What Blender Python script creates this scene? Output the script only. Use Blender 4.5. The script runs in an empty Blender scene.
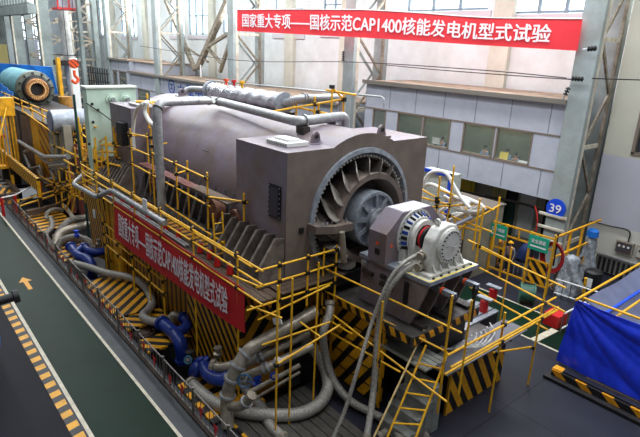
import bpy, bmesh, math, random
from mathutils import Vector, Matrix
random.seed(7)
C = bpy.context.scene.collection
V = Vector
# ------------------------------------------------------------------ camera
RM = Matrix(((0.641656, 0.765989, 0.03923), (0.260071, -0.16917, -0.950655), (-0.721555, 0.620195, -0.307761)))
FP = 528.127
CAM = V((0, 0, 11))
def P(px, py, ax, val):
    d = RM.transposed() @ V((px-320, py-218.5, FP))
    return CAM + d*((val-CAM[ax])/d[ax])
cd = bpy.data.cameras.new('camera'); cam = bpy.data.objects.new('camera', cd); C.objects.link(cam)
cd.sensor_width = 36; cd.lens = FP/640*36; cd.clip_end = 500
r, dn, fw = RM[0], RM[1], RM[2]
m = Matrix.Identity(4)
for i in range(3):
    m[i][0] = r[i]; m[i][1] = -dn[i]; m[i][2] = -fw[i]; m[i][3] = CAM[i]
cam.matrix_world = m
bpy.context.scene.camera = cam
# ------------------------------------------------------------------ materials
def lin(c):
    c = c/255
    return c/12.92 if c <= .04045 else ((c+.055)/1.055)**2.4
def rgb(*c): return (lin(c[0]), lin(c[1]), lin(c[2]), 1)
def newmat(name):
    mt = bpy.data.materials.new(name); mt.use_nodes = True
    nt = mt.node_tree; b = nt.nodes['Principled BSDF']
    return mt, nt, b
def mat(name, c1, c2=None, rough=.5, metal=0, scale=4, bump=0, bscale=None, lo=.35, hi=.65, stretch=None, emis=0, alpha=1, trans=0, spec=.5):
    mt, nt, b = newmat(name)
    b.inputs['Specular IOR Level'].default_value = spec
    b.inputs['Roughness'].default_value = rough; b.inputs['Metallic'].default_value = metal
    b.inputs['Base Color'].default_value = rgb(*c1)
    tc = nt.nodes.new('ShaderNodeTexCoord'); vec = tc.outputs['Object']
    if stretch:
        mp = nt.nodes.new('ShaderNodeMapping'); mp.inputs['Scale'].default_value = stretch
        nt.links.new(vec, mp.inputs['Vector']); vec = mp.outputs['Vector']
    if c2:
        n = nt.nodes.new('ShaderNodeTexNoise'); n.inputs['Scale'].default_value = scale; n.inputs['Detail'].default_value = 6
        n.inputs['Roughness'].default_value = .65
        r_ = nt.nodes.new('ShaderNodeValToRGB'); r_.color_ramp.elements[0].position = lo; r_.color_ramp.elements[1].position = hi
        r_.color_ramp.elements[0].color = rgb(*c1); r_.color_ramp.elements[1].color = rgb(*c2)
        nt.links.new(vec, n.inputs['Vector']); nt.links.new(n.outputs['Fac'], r_.inputs['Fac']); nt.links.new(r_.outputs['Color'], b.inputs['Base Color'])
    if bump:
        n2 = nt.nodes.new('ShaderNodeTexNoise'); n2.inputs['Scale'].default_value = bscale or scale*3; n2.inputs['Detail'].default_value = 4
        bp = nt.nodes.new('ShaderNodeBump'); bp.inputs['Strength'].default_value = bump; bp.inputs['Distance'].default_value = .05
        nt.links.new(vec, n2.inputs['Vector']); nt.links.new(n2.outputs['Fac'], bp.inputs['Height']); nt.links.new(bp.outputs['Normal'], b.inputs['Normal'])
    if emis:
        b.inputs['Emission Color'].default_value = rgb(*c1); b.inputs['Emission Strength'].default_value = emis
    if trans: b.inputs['Transmission Weight'].default_value = trans
    if alpha < 1: b.inputs['Alpha'].default_value = alpha
    return mt
def stripes(name, direction, period, c1=(236, 168, 20), c2=(22, 21, 22), duty=.5, rough=.5, chevron=None):
    """stripes across a world-like object axis; chevron=(axis index, centre) mirrors them"""
    mt, nt, b = newmat(name); b.inputs['Roughness'].default_value = rough
    tc = nt.nodes.new('ShaderNodeTexCoord'); sx = nt.nodes.new('ShaderNodeSeparateXYZ'); nt.links.new(tc.outputs['Object'], sx.inputs[0])
    tot = None
    for i, w in enumerate(direction):
        if not w: continue
        src = sx.outputs[i]
        mu = nt.nodes.new('ShaderNodeMath'); mu.operation = 'MULTIPLY'; mu.inputs[1].default_value = w/period
        nt.links.new(src, mu.inputs[0])
        if tot is None: tot = mu.outputs[0]
        else:
            ad = nt.nodes.new('ShaderNodeMath'); nt.links.new(tot, ad.inputs[0]); nt.links.new(mu.outputs[0], ad.inputs[1]); tot = ad.outputs[0]
    fr = nt.nodes.new('ShaderNodeMath'); fr.operation = 'FRACT'; nt.links.new(tot, fr.inputs[0])
    gt = nt.nodes.new('ShaderNodeMath'); gt.operation = 'LESS_THAN'; gt.inputs[1].default_value = duty; nt.links.new(fr.outputs[0], gt.inputs[0])
    n = nt.nodes.new('ShaderNodeTexNoise'); n.inputs['Scale'].default_value = 3; n.inputs['Detail'].default_value = 8; n.inputs['Roughness'].default_value = .7
    nt.links.new(tc.outputs['Object'], n.inputs['Vector'])
    mx = nt.nodes.new('ShaderNodeMix'); mx.data_type = 'RGBA'
    mx.inputs[6].default_value = rgb(*c2); mx.inputs[7].default_value = rgb(*c1)
    nt.links.new(gt.outputs[0], mx.inputs[0])
    rp = nt.nodes.new('ShaderNodeValToRGB'); rp.color_ramp.elements[0].position = .3; rp.color_ramp.elements[1].position = .62
    rp.color_ramp.elements[0].color = (.62, .58, .52, 1); rp.color_ramp.elements[1].color = (1, 1, 1, 1)
    nt.links.new(n.outputs['Fac'], rp.inputs[0])
    ml = nt.nodes.new('ShaderNodeMix'); ml.data_type = 'RGBA'; ml.blend_type = 'MULTIPLY'; ml.inputs[0].default_value = 1
    nt.links.new(mx.outputs[2], ml.inputs[6]); nt.links.new(rp.outputs[0], ml.inputs[7]); nt.links.new(ml.outputs[2], b.inputs['Base Color'])
    return mt
PURP = mat('mauve_primer', (120, 110, 122), (110, 94, 88), .42, 0, .9, .05, 12, .42, .66, spec=.4)
BROWN = mat('brown_front_casting', (120, 106, 97), (103, 91, 84), .6, 0, 1.6, .06, 14)  # browner than the mauve, used on front wall, flanges and shroud
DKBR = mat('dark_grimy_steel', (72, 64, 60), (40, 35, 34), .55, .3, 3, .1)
STEEL = mat('bright_steel', (190, 193, 200), (150, 152, 158), .3, .55, 3)
GSTEEL = mat('grey_blue_steel', (160, 166, 176), (128, 134, 144), .38, .25, 4)
PIPE = mat('galvanised_pipe', (172, 173, 175), (138, 138, 140), .38, .35, 6)
DPIPE = mat('dull_insulated_pipe', (172, 163, 148), (128, 119, 105), .36, .4, 3, .1, 10)
FOIL = mat('wrinkled_foil_wrap', (205, 206, 210), (150, 150, 156), .22, .75, 9, .9, 14)
WPAINT = mat('white_machine_paint', (208, 208, 204), (176, 170, 160), .4, 0, 4, 0, None, .4, .75)
WHITE = mat('plain_white', (228, 228, 226), None, .55)
YEL = mat('yellow_scaffold_paint', (244, 186, 26), (196, 140, 24), .45, 0, 5, 0, None, .4, .75)
YELS = mat('yellow_steel_paint', (236, 172, 22), (180, 124, 20), .5, 0, 2.5, 0, None, .42, .7)
BLK = mat('black_rubber', (24, 24, 26), None, .6)
BLACKST = mat('black_steel', (38, 38, 42), (24, 22, 22), .5, .2, 4)
BLUE = mat('blue_pipe_paint', (28, 58, 152), (20, 42, 110), .35, 0, 3)
RED = mat('red_paint', (196, 30, 32), None, .5)
ORANGE = mat('orange_paint', (228, 80, 28), None, .5)
DRED = mat('dark_red_oxide', (112, 48, 40), (84, 40, 34), .6, 0, 3)
WOOD = mat('old_scaffold_plank', (104, 84, 66), (66, 52, 44), .8, 0, 3, .2, 20, .35, .65, (1, 8, 8))
HOSE = mat('braided_steel_hose', (188, 185, 178), (128, 122, 114), .4, .3, 22, .4, 60)
RUBH = mat('grey_hose', (150, 144, 134), (108, 100, 92), .5, .2, 8, .2)
WALLW = mat('off_white_plaster', (218, 222, 224), (200, 203, 202), .85, 0, .5, .05)
WALLG = mat('aged_wall_paint', (206, 204, 190), (186, 184, 172), .85, 0, .6)
COLM = mat('pale_column_paint', (156, 166, 168), (136, 142, 138), .6, 0, .7)
CHORD = mat('cream_chord_paint', (206, 200, 184), (160, 142, 120), .6, 0, 2.5, 0, None, .42, .75)
LACE = mat('brown_grey_lacing', (150, 142, 126), (104, 92, 78), .65, 0, 3)
GCOL = mat('grey_green_steel', (128, 138, 136), (104, 112, 108), .6, 0, .8)
PANEL = mat('office_panel_grey', (186, 190, 202), (174, 178, 192), .4, .1, 1.2)
FRAME = mat('window_frame_brown', (120, 108, 98), None, .5)
DUST = mat('dusty_roof', (160, 138, 118), (116, 98, 84), .9, 0, .9, .1)
MINT = mat('mint_cabinet_paint', (192, 212, 196), (174, 198, 180), .5, 0, 1.5)
CYAN = mat('weathered_cyan_paint', (112, 176, 186), (84, 136, 146), .5, .1, 2)
SKYB = mat('blue_tarp', (30, 122, 214), (20, 98, 186), .45, 0, 2, .3)
TARP = mat('royal_blue_tarp', (34, 62, 220), (26, 50, 196), .35, 0, 1.5, .7, 2.2, stretch=(1.6, 1, .7))
GTARP = mat('grey_tarp', (112, 118, 148), (92, 98, 126), .5, 0, 1.5)
COPPER = mat('copper_winding', (196, 140, 84), (120, 80, 50), .45, .4, 9)
OLIVE = mat('olive_grey_rim', (112, 118, 108), (86, 90, 80), .5, .3, 4)
PLASTIC = mat('clear_plastic_wrap', (176, 182, 190), (120, 126, 134), .2, .1, 6, .8, 9)
GREEN = mat('green_sign_paint', (30, 160, 128), None, .5)
DGREEN = mat('dark_green_paint', (34, 72, 62), None, .5)
BBLUE = mat('bright_blue_paint', (24, 74, 205), None, .4)
BANR = mat('red_banner_cloth', (232, 52, 62), (222, 42, 54), .7, 0, .6)
BANR2 = mat('deep_red_banner_cloth', (200, 20, 28), (186, 14, 22), .65, 0, .6)
LETTER = mat('white_lettering', (240, 232, 236), None, .7)
BLUEL = mat('blue_lettering', (36, 72, 160), None, .5)
SKIN = mat('skin', (196, 150, 124), None, .6)
HAIR = mat('black_hair', (24, 20, 20), None, .6)
SHIRT = mat('light_blue_shirt', (150, 182, 226), None, .8)
WORK = mat('grey_work_jacket', (150, 152, 168), None, .8)
TROU = mat('dark_trousers', (44, 46, 56), None, .8)
HELM = mat('yellow_helmet', (240, 180, 30), None, .35)
GLASS = mat('window_glass', (200, 225, 220), None, .05, 0, alpha=.06)
FROST = mat('bright_frosted_glazing', (226, 238, 246), None, .3, emis=2.2)
ROOM = mat('office_interior', (176, 184, 160), (150, 158, 136), .8, 0, .5)
LAMPM = mat('lamp_tube', (255, 250, 235), None, .3, emis=6)
BEIGE = mat('beige_cabinet_paint', (150, 144, 128), (130, 124, 110), .6, 0, 1)
CLOUDYEL = mat('yellow_curtain', (214, 190, 60), None, .7)
DFLOOR = None
ST_X = stripes('hazard_stripes_near_face', (1, 0, .9), .5)
ST_Y = stripes('hazard_stripes_end_face', (0, 1, -.75), .78)
ST_F = stripes('hazard_floor_stripes', (1, .12, 0), .62)
ST_LEAN = stripes('thin_hazard_stripes', (1, 0, .3), .34, duty=.42)
ST_PANEL = stripes('broad_hazard_stripes', (1, 0, -.7), .62, (244, 176, 20), duty=.58)
ST_C1 = stripes('chevron_stripes_a', (1, .9, 0), .6); ST_C2 = stripes('chevron_stripes_b', (1, -.9, 0), .6)
ST_KERB = stripes('kerb_hazard_stripes', (1, .25, 0), .62, (226, 164, 30), (26, 26, 30), .5)
CORR = stripes('corrugated_cladding', (1, 0, 0), 1.7, (205, 214, 212), (136, 150, 150), .5, .6)
# ------------------------------------------------------------------ mesh builder
def basis(d):
    d = d.normalized(); a = V((0, 0, 1)) if abs(d.z) < .9 else V((1, 0, 0))
    u = d.cross(a).normalized(); return u, u.cross(d).normalized()
class MB:
    def __init__(s): s.v = []; s.f = []
    def add(s, vs, fs):
        n = len(s.v); s.v += [V(p) for p in vs]; s.f += [tuple(i+n for i in f) for f in fs]; return s
    def box(s, a, b):
        x0, y0, z0 = [min(p, q) for p, q in zip(a, b)]; x1, y1, z1 = [max(p, q) for p, q in zip(a, b)]
        return s.add([(x0,y0,z0),(x1,y0,z0),(x1,y1,z0),(x0,y1,z0),(x0,y0,z1),(x1,y0,z1),(x1,y1,z1),(x0,y1,z1)],
                     [(0,3,2,1),(4,5,6,7),(0,1,5,4),(1,2,6,5),(2,3,7,6),(3,0,4,7)])
    def bar(s, p, q, w, h=None):
        """rectangular bar from p to q"""
        p, q = V(p), V(q); h = h or w; u, t = basis(q-p); vs = []
        for c in (p, q):
            for a, b in ((-1,-1),(1,-1),(1,1),(-1,1)): vs.append(c+u*a*w/2+t*b*h/2)
        return s.add(vs, [(0,1,2,3),(7,6,5,4),(0,4,5,1),(1,5,6,2),(2,6,7,3),(3,7,4,0)])
    def tube(s, pts, r, n=10, caps=True):
        pts = [V(p) for p in pts]; k = len(pts); vs = []; fs = []
        rr = r if isinstance(r, (list, tuple)) else [r]*k
        d0 = (pts[1]-pts[0]); u, t = basis(d0); prev = d0.normalized()
        for i, p in enumerate(pts):
            d = (pts[min(i+1, k-1)]-pts[max(i-1, 0)]).normalized()
            ax = prev.cross(d)
            if ax.length > 1e-6:
                R = Matrix.Rotation(prev.angle(d), 3, ax); u = R@u; t = R@t
            prev = d
            for j in range(n):
                a = 2*math.pi*j/n; vs.append(p+(u*math.cos(a)+t*math.sin(a))*rr[i])
        for i in range(k-1):
            for j in range(n):
                a, b = i*n+j, i*n+(j+1) % n; fs.append((a, b, b+n, a+n))
        if caps: fs.append(tuple(reversed(range(n)))); fs.append(tuple(range((k-1)*n, k*n)))
        return s.add(vs, fs)
    def lathe(s, o, axis, prof, n=24, a0=0, a1=2*math.pi, u=None):
        """prof: (distance along axis, radius)"""
        o = V(o); axis = V(axis).normalized()
        if u is None: u, t = basis(axis)
        else: u = V(u); t = axis.cross(u)
        full = abs(a1-a0-2*math.pi) < 1e-4; m_ = n if full else n+1; vs = []; fs = []
        for (h, r) in prof:
            for j in range(m_):
                a = a0+(a1-a0)*j/n; vs.append(o+axis*h+(u*math.cos(a)+t*math.sin(a))*r)
        for i in range(len(prof)-1):
            for j in range(n):
                a, b = i*m_+j, i*m_+(j+1) % m_; fs.append((a, b, b+m_, a+m_))
        return s.add(vs, fs)
    def prism(s, poly, d):
        poly = [V(p) for p in poly]; d = V(d); n = len(poly)
        fs = [tuple(reversed(range(n))), tuple(range(n, 2*n))]+[(i, (i+1) % n, (i+1) % n+n, i+n) for i in range(n)]
        return s.add(poly+[p+d for p in poly], fs)
    def grid(s, fn, nu, nv, thick=None):
        vs = [V(fn(i/nu, j/nv)) for i in range(nu+1) for j in range(nv+1)]
        fs = [(i*(nv+1)+j, (i+1)*(nv+1)+j, (i+1)*(nv+1)+j+1, i*(nv+1)+j+1) for i in range(nu) for j in range(nv)]
        if thick:
            t = V(thick); N = len(vs); vs2 = [p+t for p in vs]; fs2 = [tuple(reversed([k+N for k in f])) for f in fs]
            e = []
            for i in range(nu):
                for a, b in ((i*(nv+1), (i+1)*(nv+1)), ((i+1)*(nv+1)+nv, i*(nv+1)+nv)): e.append((b, a, a+N, b+N))
            for j in range(nv):
                for a, b in ((j+1, j), (nu*(nv+1)+j, nu*(nv+1)+j+1)): e.append((b, a, a+N, b+N))
            vs += vs2; fs = fs+fs2+e
        return s.add(vs, fs)
    def build(s, name, material, parent=None, smooth=False, origin=None):
        me = bpy.data.meshes.new(name)
        if parent is not None: o0 = wloc(parent)
        elif origin is not None: o0 = V(origin)
        else:
            xs = [p.x for p in s.v]; ys = [p.y for p in s.v]; zs = [p.z for p in s.v]
            o0 = V(((min(xs)+max(xs))/2, (min(ys)+max(ys))/2, min(zs)))
        me.from_pydata([p-o0 for p in s.v], [], s.f)
        bm = bmesh.new(); bm.from_mesh(me); bmesh.ops.recalc_face_normals(bm, faces=bm.faces)
        if smooth:
            for f in bm.faces: f.smooth = True
            for e in bm.edges:
                if len(e.link_faces) == 2 and e.calc_face_angle(0) > .7: e.smooth = False
        bm.to_mesh(me); bm.free()
        me.materials.append(material)
        o = bpy.data.objects.new(name, me); C.objects.link(o)
        if parent is not None: o.parent = parent
        else: o.location = o0
        return o
def wloc(o):
    l = V(o.location)
    while o.parent: o = o.parent; l = l+V(o.location)
    return l
def tag(o, label, cat, group=None, kind=None):
    o['label'] = label; o['category'] = cat
    if group: o['group'] = group
    if kind: o['kind'] = kind
    return o
def thing(name, label, cat, loc, group=None):
    o = bpy.data.objects.new(name, None); C.objects.link(o); o.location = loc; o.empty_display_size = .3
    return tag(o, label, cat, group)
def struct(name, mb, material, smooth=False, parent=None):
    o = mb.build(name, material, parent, smooth)
    if parent is None: o['kind'] = 'structure'
    return o
def lab(o, t): o['label'] = t; return o
def fillet(pts, R, n=6):
    pts = [V(p) for p in pts]; out = [pts[0]]
    for i in range(1, len(pts)-1):
        a, b, c = pts[i-1], pts[i], pts[i+1]; r = min(R, (a-b).length*.45, (c-b).length*.45)
        p = b+(a-b).normalized()*r; q = b+(c-b).normalized()*r
        for k in range(n+1):
            t = k/n; out.append(p*(1-t)**2+b*2*t*(1-t)+q*t*t)
    return out+[pts[-1]]
def spline(pts, n=8):
    pts = [V(p) for p in pts]; e = [pts[0]*2-pts[1]]+pts+[pts[-1]*2-pts[-2]]; out = []
    for i in range(1, len(e)-2):
        a, b, c, d = e[i-1:i+3]
        for k in range(n):
            t = k/n; out.append(.5*((2*b)+(c-a)*t+(2*a-5*b+4*c-d)*t*t+(3*b-a-3*c+d)*t**3))
    return out+[pts[-1]]
def segdist(a, b, c, d):
    u, v, w = b-a, d-c, a-c; A, B, D, E, F = u.dot(u), u.dot(v), v.dot(v), u.dot(w), v.dot(w); den = A*D-B*B
    if den < 1e-6: return None
    s_ = max(0, min(1, (B*F-D*E)/den)); t_ = max(0, min(1, (A*F-B*E)/den))
    p, q = a+u*s_, c+v*t_
    return (p-q).length, (p+q)/2
def scaffold(name, label, cat, poles, rails, group=None, r=.032, material=None, decks=(), maxc=40):
    """poles and rails are (p, q) pairs; each a part; couplers where they cross"""
    material = material or YEL
    ps = [(V(a), V(b)) for a, b in poles]; rs = [(V(a), V(b)) for a, b in rails]
    lo = V([min(min(a[i], b[i]) for a, b in ps+rs) for i in range(3)]); hi = V([max(max(a[i], b[i]) for a, b in ps+rs) for i in range(3)])
    t = thing(name, label, cat, ((lo.x+hi.x)/2, (lo.y+hi.y)/2, lo.z), group)
    for a, b in ps: MB().tube([a, b], r, 8).build('pole', material, t, True)
    for a, b in rs: MB().tube([a, b], r, 8).build('rail', material, t, True)
    k = 0
    for i, (a, b) in enumerate(ps):
        for c, d in rs:
            g = segdist(a, b, c, d)
            if g and g[0] < .12 and k < maxc:
                p = g[1]; e = r*1.9
                MB().box(p-V((e, e, e*.9)), p+V((e, e, e*.9))).build('coupler', BLACKST, t); k += 1
    for (a, b), mtl in decks: MB().box(a, b).build('deck_board', mtl, t)
    return t
# ------------------------------------------------------------------ text
def text_mesh(s, width=None, height=None):
    cu = bpy.data.curves.new('t', 'FONT'); cu.body = s; cu.size = 1; cu.fill_mode = 'FRONT'; cu.offset = 0
    o = bpy.data.objects.new('t', cu); C.objects.link(o); bpy.context.view_layer.update()
    me = bpy.data.meshes.new_from_object(o.evaluated_get(bpy.context.evaluated_depsgraph_get()))
    bpy.data.objects.remove(o)
    vs = [V(v.co) for v in me.vertices]; fs = [tuple(p.vertices) for p in me.polygons]; bpy.data.meshes.remove(me)
    x0, x1 = min(v.x for v in vs), max(v.x for v in vs); y0, y1 = min(v.y for v in vs), max(v.y for v in vs)
    return [((v.x-x0)/(x1-x0), (v.y-y0)/(y1-y0)) for v in vs], fs
def sign_text(s, fn, u0, u1, v0, v1, material, parent, name='lettering', sub=False):
    uv, fs = text_mesh(s); bm = bmesh.new()
    vv = [bm.verts.new((u, v, 0)) for u, v in uv]
    for f in fs:
        try: bm.faces.new([vv[i] for i in f])
        except ValueError: pass
    if sub:      # cut so that the letters can follow a curved cloth
        for k in range(1, 24):
            bmesh.ops.bisect_plane(bm, geom=bm.verts[:]+bm.edges[:]+bm.faces[:], plane_co=(k/24, 0, 0), plane_no=(1, 0, 0))
    mb = MB(); bm.verts.index_update()
    W = 1/max(1, len(s))
    for k_, (ex, ey) in enumerate(((0, 0), (.025, 0), (-.025, 0), (0, .03))):
        mb.add([V(fn(u0+(u1-u0)*(v.co.x+ex*W), v0+(v1-v0)*(v.co.y+ey)))-V((0, .004*k_, 0)) for v in bm.verts], [tuple(v.index for v in f.verts) for f in bm.faces])
    bm.free()
    return mb.build(name, material, parent)
# ------------------------------------------------------------------ people
def person(label, base, face, pose='stand', shirt=SHIRT, helmet=False, group=None, arms='down'):
    """base: floor point under the hips; face: heading angle; one skinned body with hair or helmet and clothes"""
    t = thing('person', label, 'person', base, group)
    F = V((math.cos(face), math.sin(face), 0)); S = V((-math.sin(face), math.cos(face), 0)); U = V((0, 0, 1))
    hz = .92 if pose == 'stand' else .5
    def B(f, s, u): return F*f+S*s+U*u
    J = {'pelvis': (B(0,0,hz), .13), 'waist': (B(.01,0,hz+.17), .125), 'chest': (B(.03,0,hz+.38), .15), 'neck': (B(.05,0,hz+.53), .055),
         'chin': (B(.07,0,hz+.62), .062), 'head': (B(.07,0,hz+.71), .095), 'top': (B(.065,0,hz+.78), .07)}
    E = [('pelvis','waist'),('waist','chest'),('chest','neck'),('neck','chin'),('chin','head'),('head','top')]
    for k, sg in (('l', 1), ('r', -1)):
        J['hip'+k] = (B(0,.1*sg,hz-.04), .1)
        if pose == 'stand': kn, an, to = B(.03,.11*sg,.5), B(0,.12*sg,.09), B(.16,.13*sg,.035)
        else: kn, an, to = B(.44,.13*sg,.5), B(.42,.13*sg,.09), B(.58,.13*sg,.035)
        J['knee'+k] = (kn, .068); J['ank'+k] = (an, .045); J['toe'+k] = (to, .038)
        J['sh'+k] = (B(.02,.19*sg,hz+.44), .062)
        if arms == 'down': el, wr, ha = B(-.02,.25*sg,hz+.17), B(.08,.25*sg,hz-.06), B(.12,.24*sg,hz-.15)
        else: el, wr, ha = B(.16,.24*sg,hz+.22), B(.38,.14*sg,hz+.26), B(.47,.12*sg,hz+.27)
        J['el'+k] = (el, .043); J['wr'+k] = (wr, .03); J['ha'+k] = (ha, .036)
        E += [('pelvis','hip'+k),('hip'+k,'knee'+k),('knee'+k,'ank'+k),('ank'+k,'toe'+k),('chest','sh'+k),('sh'+k,'el'+k),('el'+k,'wr'+k),('wr'+k,'ha'+k)]
    def skin(name, keys, material, grow=1., lvl=1):
        es = [e for e in E if e[0] in keys and e[1] in keys]; ks = list(dict.fromkeys(sum([list(e) for e in es], [])))
        me = bpy.data.meshes.new(name); me.from_pydata([J[k][0] for k in ks], [(ks.index(a), ks.index(b)) for a, b in es], [])
        o = bpy.data.objects.new(name, me); C.objects.link(o); o.parent = t
        o.modifiers.new('skin', 'SKIN'); sv = me.skin_vertices[0].data
        for i, k in enumerate(ks): sv[i].radius = (J[k][1]*grow, J[k][1]*grow)
        sv[0].use_root = True
        sb = o.modifiers.new('sub', 'SUBSURF'); sb.levels = lvl; sb.render_levels = lvl
        me.materials.append(material); return o
    allk = list(J)
    body = skin('body', allk, SKIN, 1, 2)
    top = ['pelvis','waist','chest','shl','shr','ell','elr','wrl','wrr']
    lab(skin('jacket' if helmet else 'shirt', top, shirt, 1.13), 'work jacket' if helmet else 'light shirt')
    lab(skin('trousers', ['pelvis','hipl','hipr','kneel','kneer','ankl','ankr'], TROU, 1.12), 'dark trousers')
    hc = V(base)+J['head'][0]
    if helmet:
        h = MB().lathe(hc+U*.035, (0,0,1), [(0,.15),(.012,.15),(.012,.118),(.06,.105),(.1,.07),(.12,0)], 14); h.build('helmet', HELM, t, True)
    else:
        h = MB().lathe(hc-F*.02+U*.0, (0,0,1), [(-.03,.1),(.03,.112),(.08,.1),(.115,.06),(.13,0)], 14); h.build('hair', HAIR, t, True)
    fc = MB()
    for sg in (1, -1): fc.box(hc+F*.085+S*.03*sg-V((.01,.01,.008)), hc+F*.085+S*.03*sg+V((.01,.01,.008)))
    fc.build('eyes', HAIR, t)
    MB().lathe(hc+F*.08-U*.025, F, [(0,.018),(.03,.006),(.032,0)], 6).build('nose', SKIN, t)
    MB().bar(hc+F*.082-U*.055-S*.025, hc+F*.082-U*.055+S*.025, .012).build('mouth', DRED, t)
    for sg in (1, -1): MB().lathe(hc+S*.09*sg, S*sg, [(0,.028),(.015,.024),(.018,0)], 8).build('ear', SKIN, t)
    return t
# ================================================================== SETTING
X0, X1 = -130, 4
# floor: dark steel plates with joints
def floor_mat():
    mt, nt, b = newmat('dark_steel_floor'); b.inputs['Specular IOR Level'].default_value = .2
    tc = nt.nodes.new('ShaderNodeTexCoord'); br = nt.nodes.new('ShaderNodeTexBrick'); br.offset = 0
    br.inputs['Scale'].default_value = 1; br.inputs['Brick Width'].default_value = 4; br.inputs['Row Height'].default_value = 4; br.inputs['Mortar Size'].default_value = .02
    br.inputs['Color1'].default_value = rgb(48, 49, 60); br.inputs['Color2'].default_value = rgb(43, 44, 55); br.inputs['Mortar'].default_value = rgb(26, 26, 28)
    n = nt.nodes.new('ShaderNodeTexNoise'); n.inputs['Scale'].default_value = .8; n.inputs['Detail'].default_value = 7
    mx = nt.nodes.new('ShaderNodeMix'); mx.data_type = 'RGBA'; mx.blend_type = 'MULTIPLY'; mx.inputs[0].default_value = .6
    rp = nt.nodes.new('ShaderNodeValToRGB'); rp.color_ramp.elements[0].position = .3; rp.color_ramp.elements[1].position = .7; rp.color_ramp.elements[0].color = (.55, .55, .55, 1)
    nt.links.new(tc.outputs['Object'], br.inputs['Vector']); nt.links.new(tc.outputs['Object'], n.inputs['Vector']); nt.links.new(n.outputs['Fac'], rp.inputs[0])
    nt.links.new(br.outputs['Color'], mx.inputs[6]); nt.links.new(rp.outputs[0], mx.inputs[7]); nt.links.new(mx.outputs[2], b.inputs['Base Color'])
    rr = nt.nodes.new('ShaderNodeMapRange'); rr.inputs['To Min'].default_value = .3; rr.inputs['To Max'].default_value = .55
    nt.links.new(n.outputs['Fac'], rr.inputs['Value']); nt.links.new(rr.outputs[0], b.inputs['Roughness'])
    return mt
FLOORM = floor_mat()
# floor surrounds a shallow pit (X -45..-9.4, Y 6.6..8.4) 
PITX0, PITX1, PITY0, PITY1 = -45, -11.9, 6.35, 10.6
fl = MB()
fl.box((X0, 3.0, -.3), (X1, PITY0, 0)); fl.box((X0, PITY1, -.3), (X1, 34, 0)); fl.box((X0, PITY0, -.3), (PITX0, PITY1, 0)); fl.box((PITX1, PITY0, -.3), (X1, PITY1, 0))
struct('floor', fl, FLOORM)
struct('floor_dark_band', MB().box((X0, -6, -.3), (X1, 3.0, 0)), mat('dark_navy_floor', (20, 20, 28), (16, 16, 23), .6, 0, .7, spec=.15))  # floor band in a darker navy than the steel plates
pf = MB().box((PITX0, PITY0, -1.4), (PITX1, PITY1, -1.2)); pf.box((PITX0, PITY0-.1, -1.2), (PITX1, PITY0, -.3)); pf.box((PITX0, PITY1, -1.2), (PITX1, PITY1+.1, -.3))
struct('floor_pit', pf, BLACKST)
GRN = mat('green_epoxy', (9, 38, 25), (6, 30, 19), .42, 0, .5, spec=.1)
struct('floor_walkway', MB().box((X0, 3.42, -.1), (X1, 5.33, .006)), GRN)
struct('floor_green_aisle', MB().box((X0, 19.2, -.1), (-7.6, 21.6, .006)), GRN)
WLINE = mat('white_floor_line', (206, 198, 176), (176, 168, 150), .5, 0, 3)
struct('trim_1', MB().box((X0, 5.33, -.05), (X1, 5.43, .01)), WLINE)
struct('trim_2', MB().box((X0, 3.3, -.05), (X1, 3.42, .01)), WLINE)
struct('trim_3', MB().box((X0, 2.92, -.05), (X1, 3.24, .01)), ST_KERB)
struct('trim_4', MB().box((X0, 21.6, -.05), (-7.6, 21.7, .01)), WLINE)
struct('trim_5', MB().box((X0, 19.1, -.05), (-7.6, 19.2, .01)), WLINE)
GCONC = mat('worn_grey_concrete', (54, 58, 62), (42, 46, 50), .55, 0, 1.5)
struct('floor_concrete_strip', MB().box((X0, 5.43, -.05), (X1, 6.32, .008)), GCONC)
# arrow on the walkway
ac = P(27, 284, 2, 0)
ar = MB().prism([(ac.x-.9, ac.y, .008), (ac.x-.3, ac.y-.28, .008), (ac.x-.3, ac.y-.09, .008), (ac.x+.7, ac.y-.09, .008), (ac.x+.7, ac.y+.09, .008), (ac.x-.3, ac.y+.09, .008), (ac.x-.3, ac.y+.28, .008)], (0, 0, .006))
tag(ar.build('floor_arrow', mat('arrow_paint', (214, 150, 30), None, .5)), 'yellow arrow painted on the green walkway', 'floor marking')
# striped steel covers over the pit (each liftable)
def cover(x0, x1, y0, y1, m_, label, z=.0):
    return tag(MB().box((x0, y0, z-.06), (x1, y1, z+.03)).build('pit_cover', m_), label, 'cover plate', 'striped steel covers over the trench')
cover(-24.4, -20.1, 6.4, 8.2, ST_C1, 'wide hazard-striped trench cover beside the long grey hose, below the red banner')
cover(-19.95, -18.9, 6.4, 8.2, ST_C2, 'narrow striped trench cover just left of the round manhole under the hose bend')
cover(-17.9, -16.9, 6.4, 8.2, ST_C2, 'small striped cover plate between the two pairs of blue elbow pipes')
cover(-29.6, -27.4, 6.4, 8.2, ST_F, 'striped trench cover below the dark blue pipe junction near the leaning striped wall')
cover(-37.5, -32.9, 6.45, 8.6, ST_F, 'farthest striped trench cover, beside the small arched hose at the fence corner')
cover(-14.6, -12.0, 6.4, 8.3, ST_F, 'striped trench cover under the upright thick grey pipe')
mh = tag(MB().lathe(P(144, 334, 2, -.3), (0, 0, 1), [(0, 0), (0, .42), (.1, .42), (.1, .34), (.16, .3), (.16, 0)], 20).build('manhole_cover', mat('rusty_lid', (110, 92, 78), (80, 66, 58), .7, 0, 6)), 'round rusty manhole cover in the black trench below the hose bend', 'manhole cover')
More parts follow.
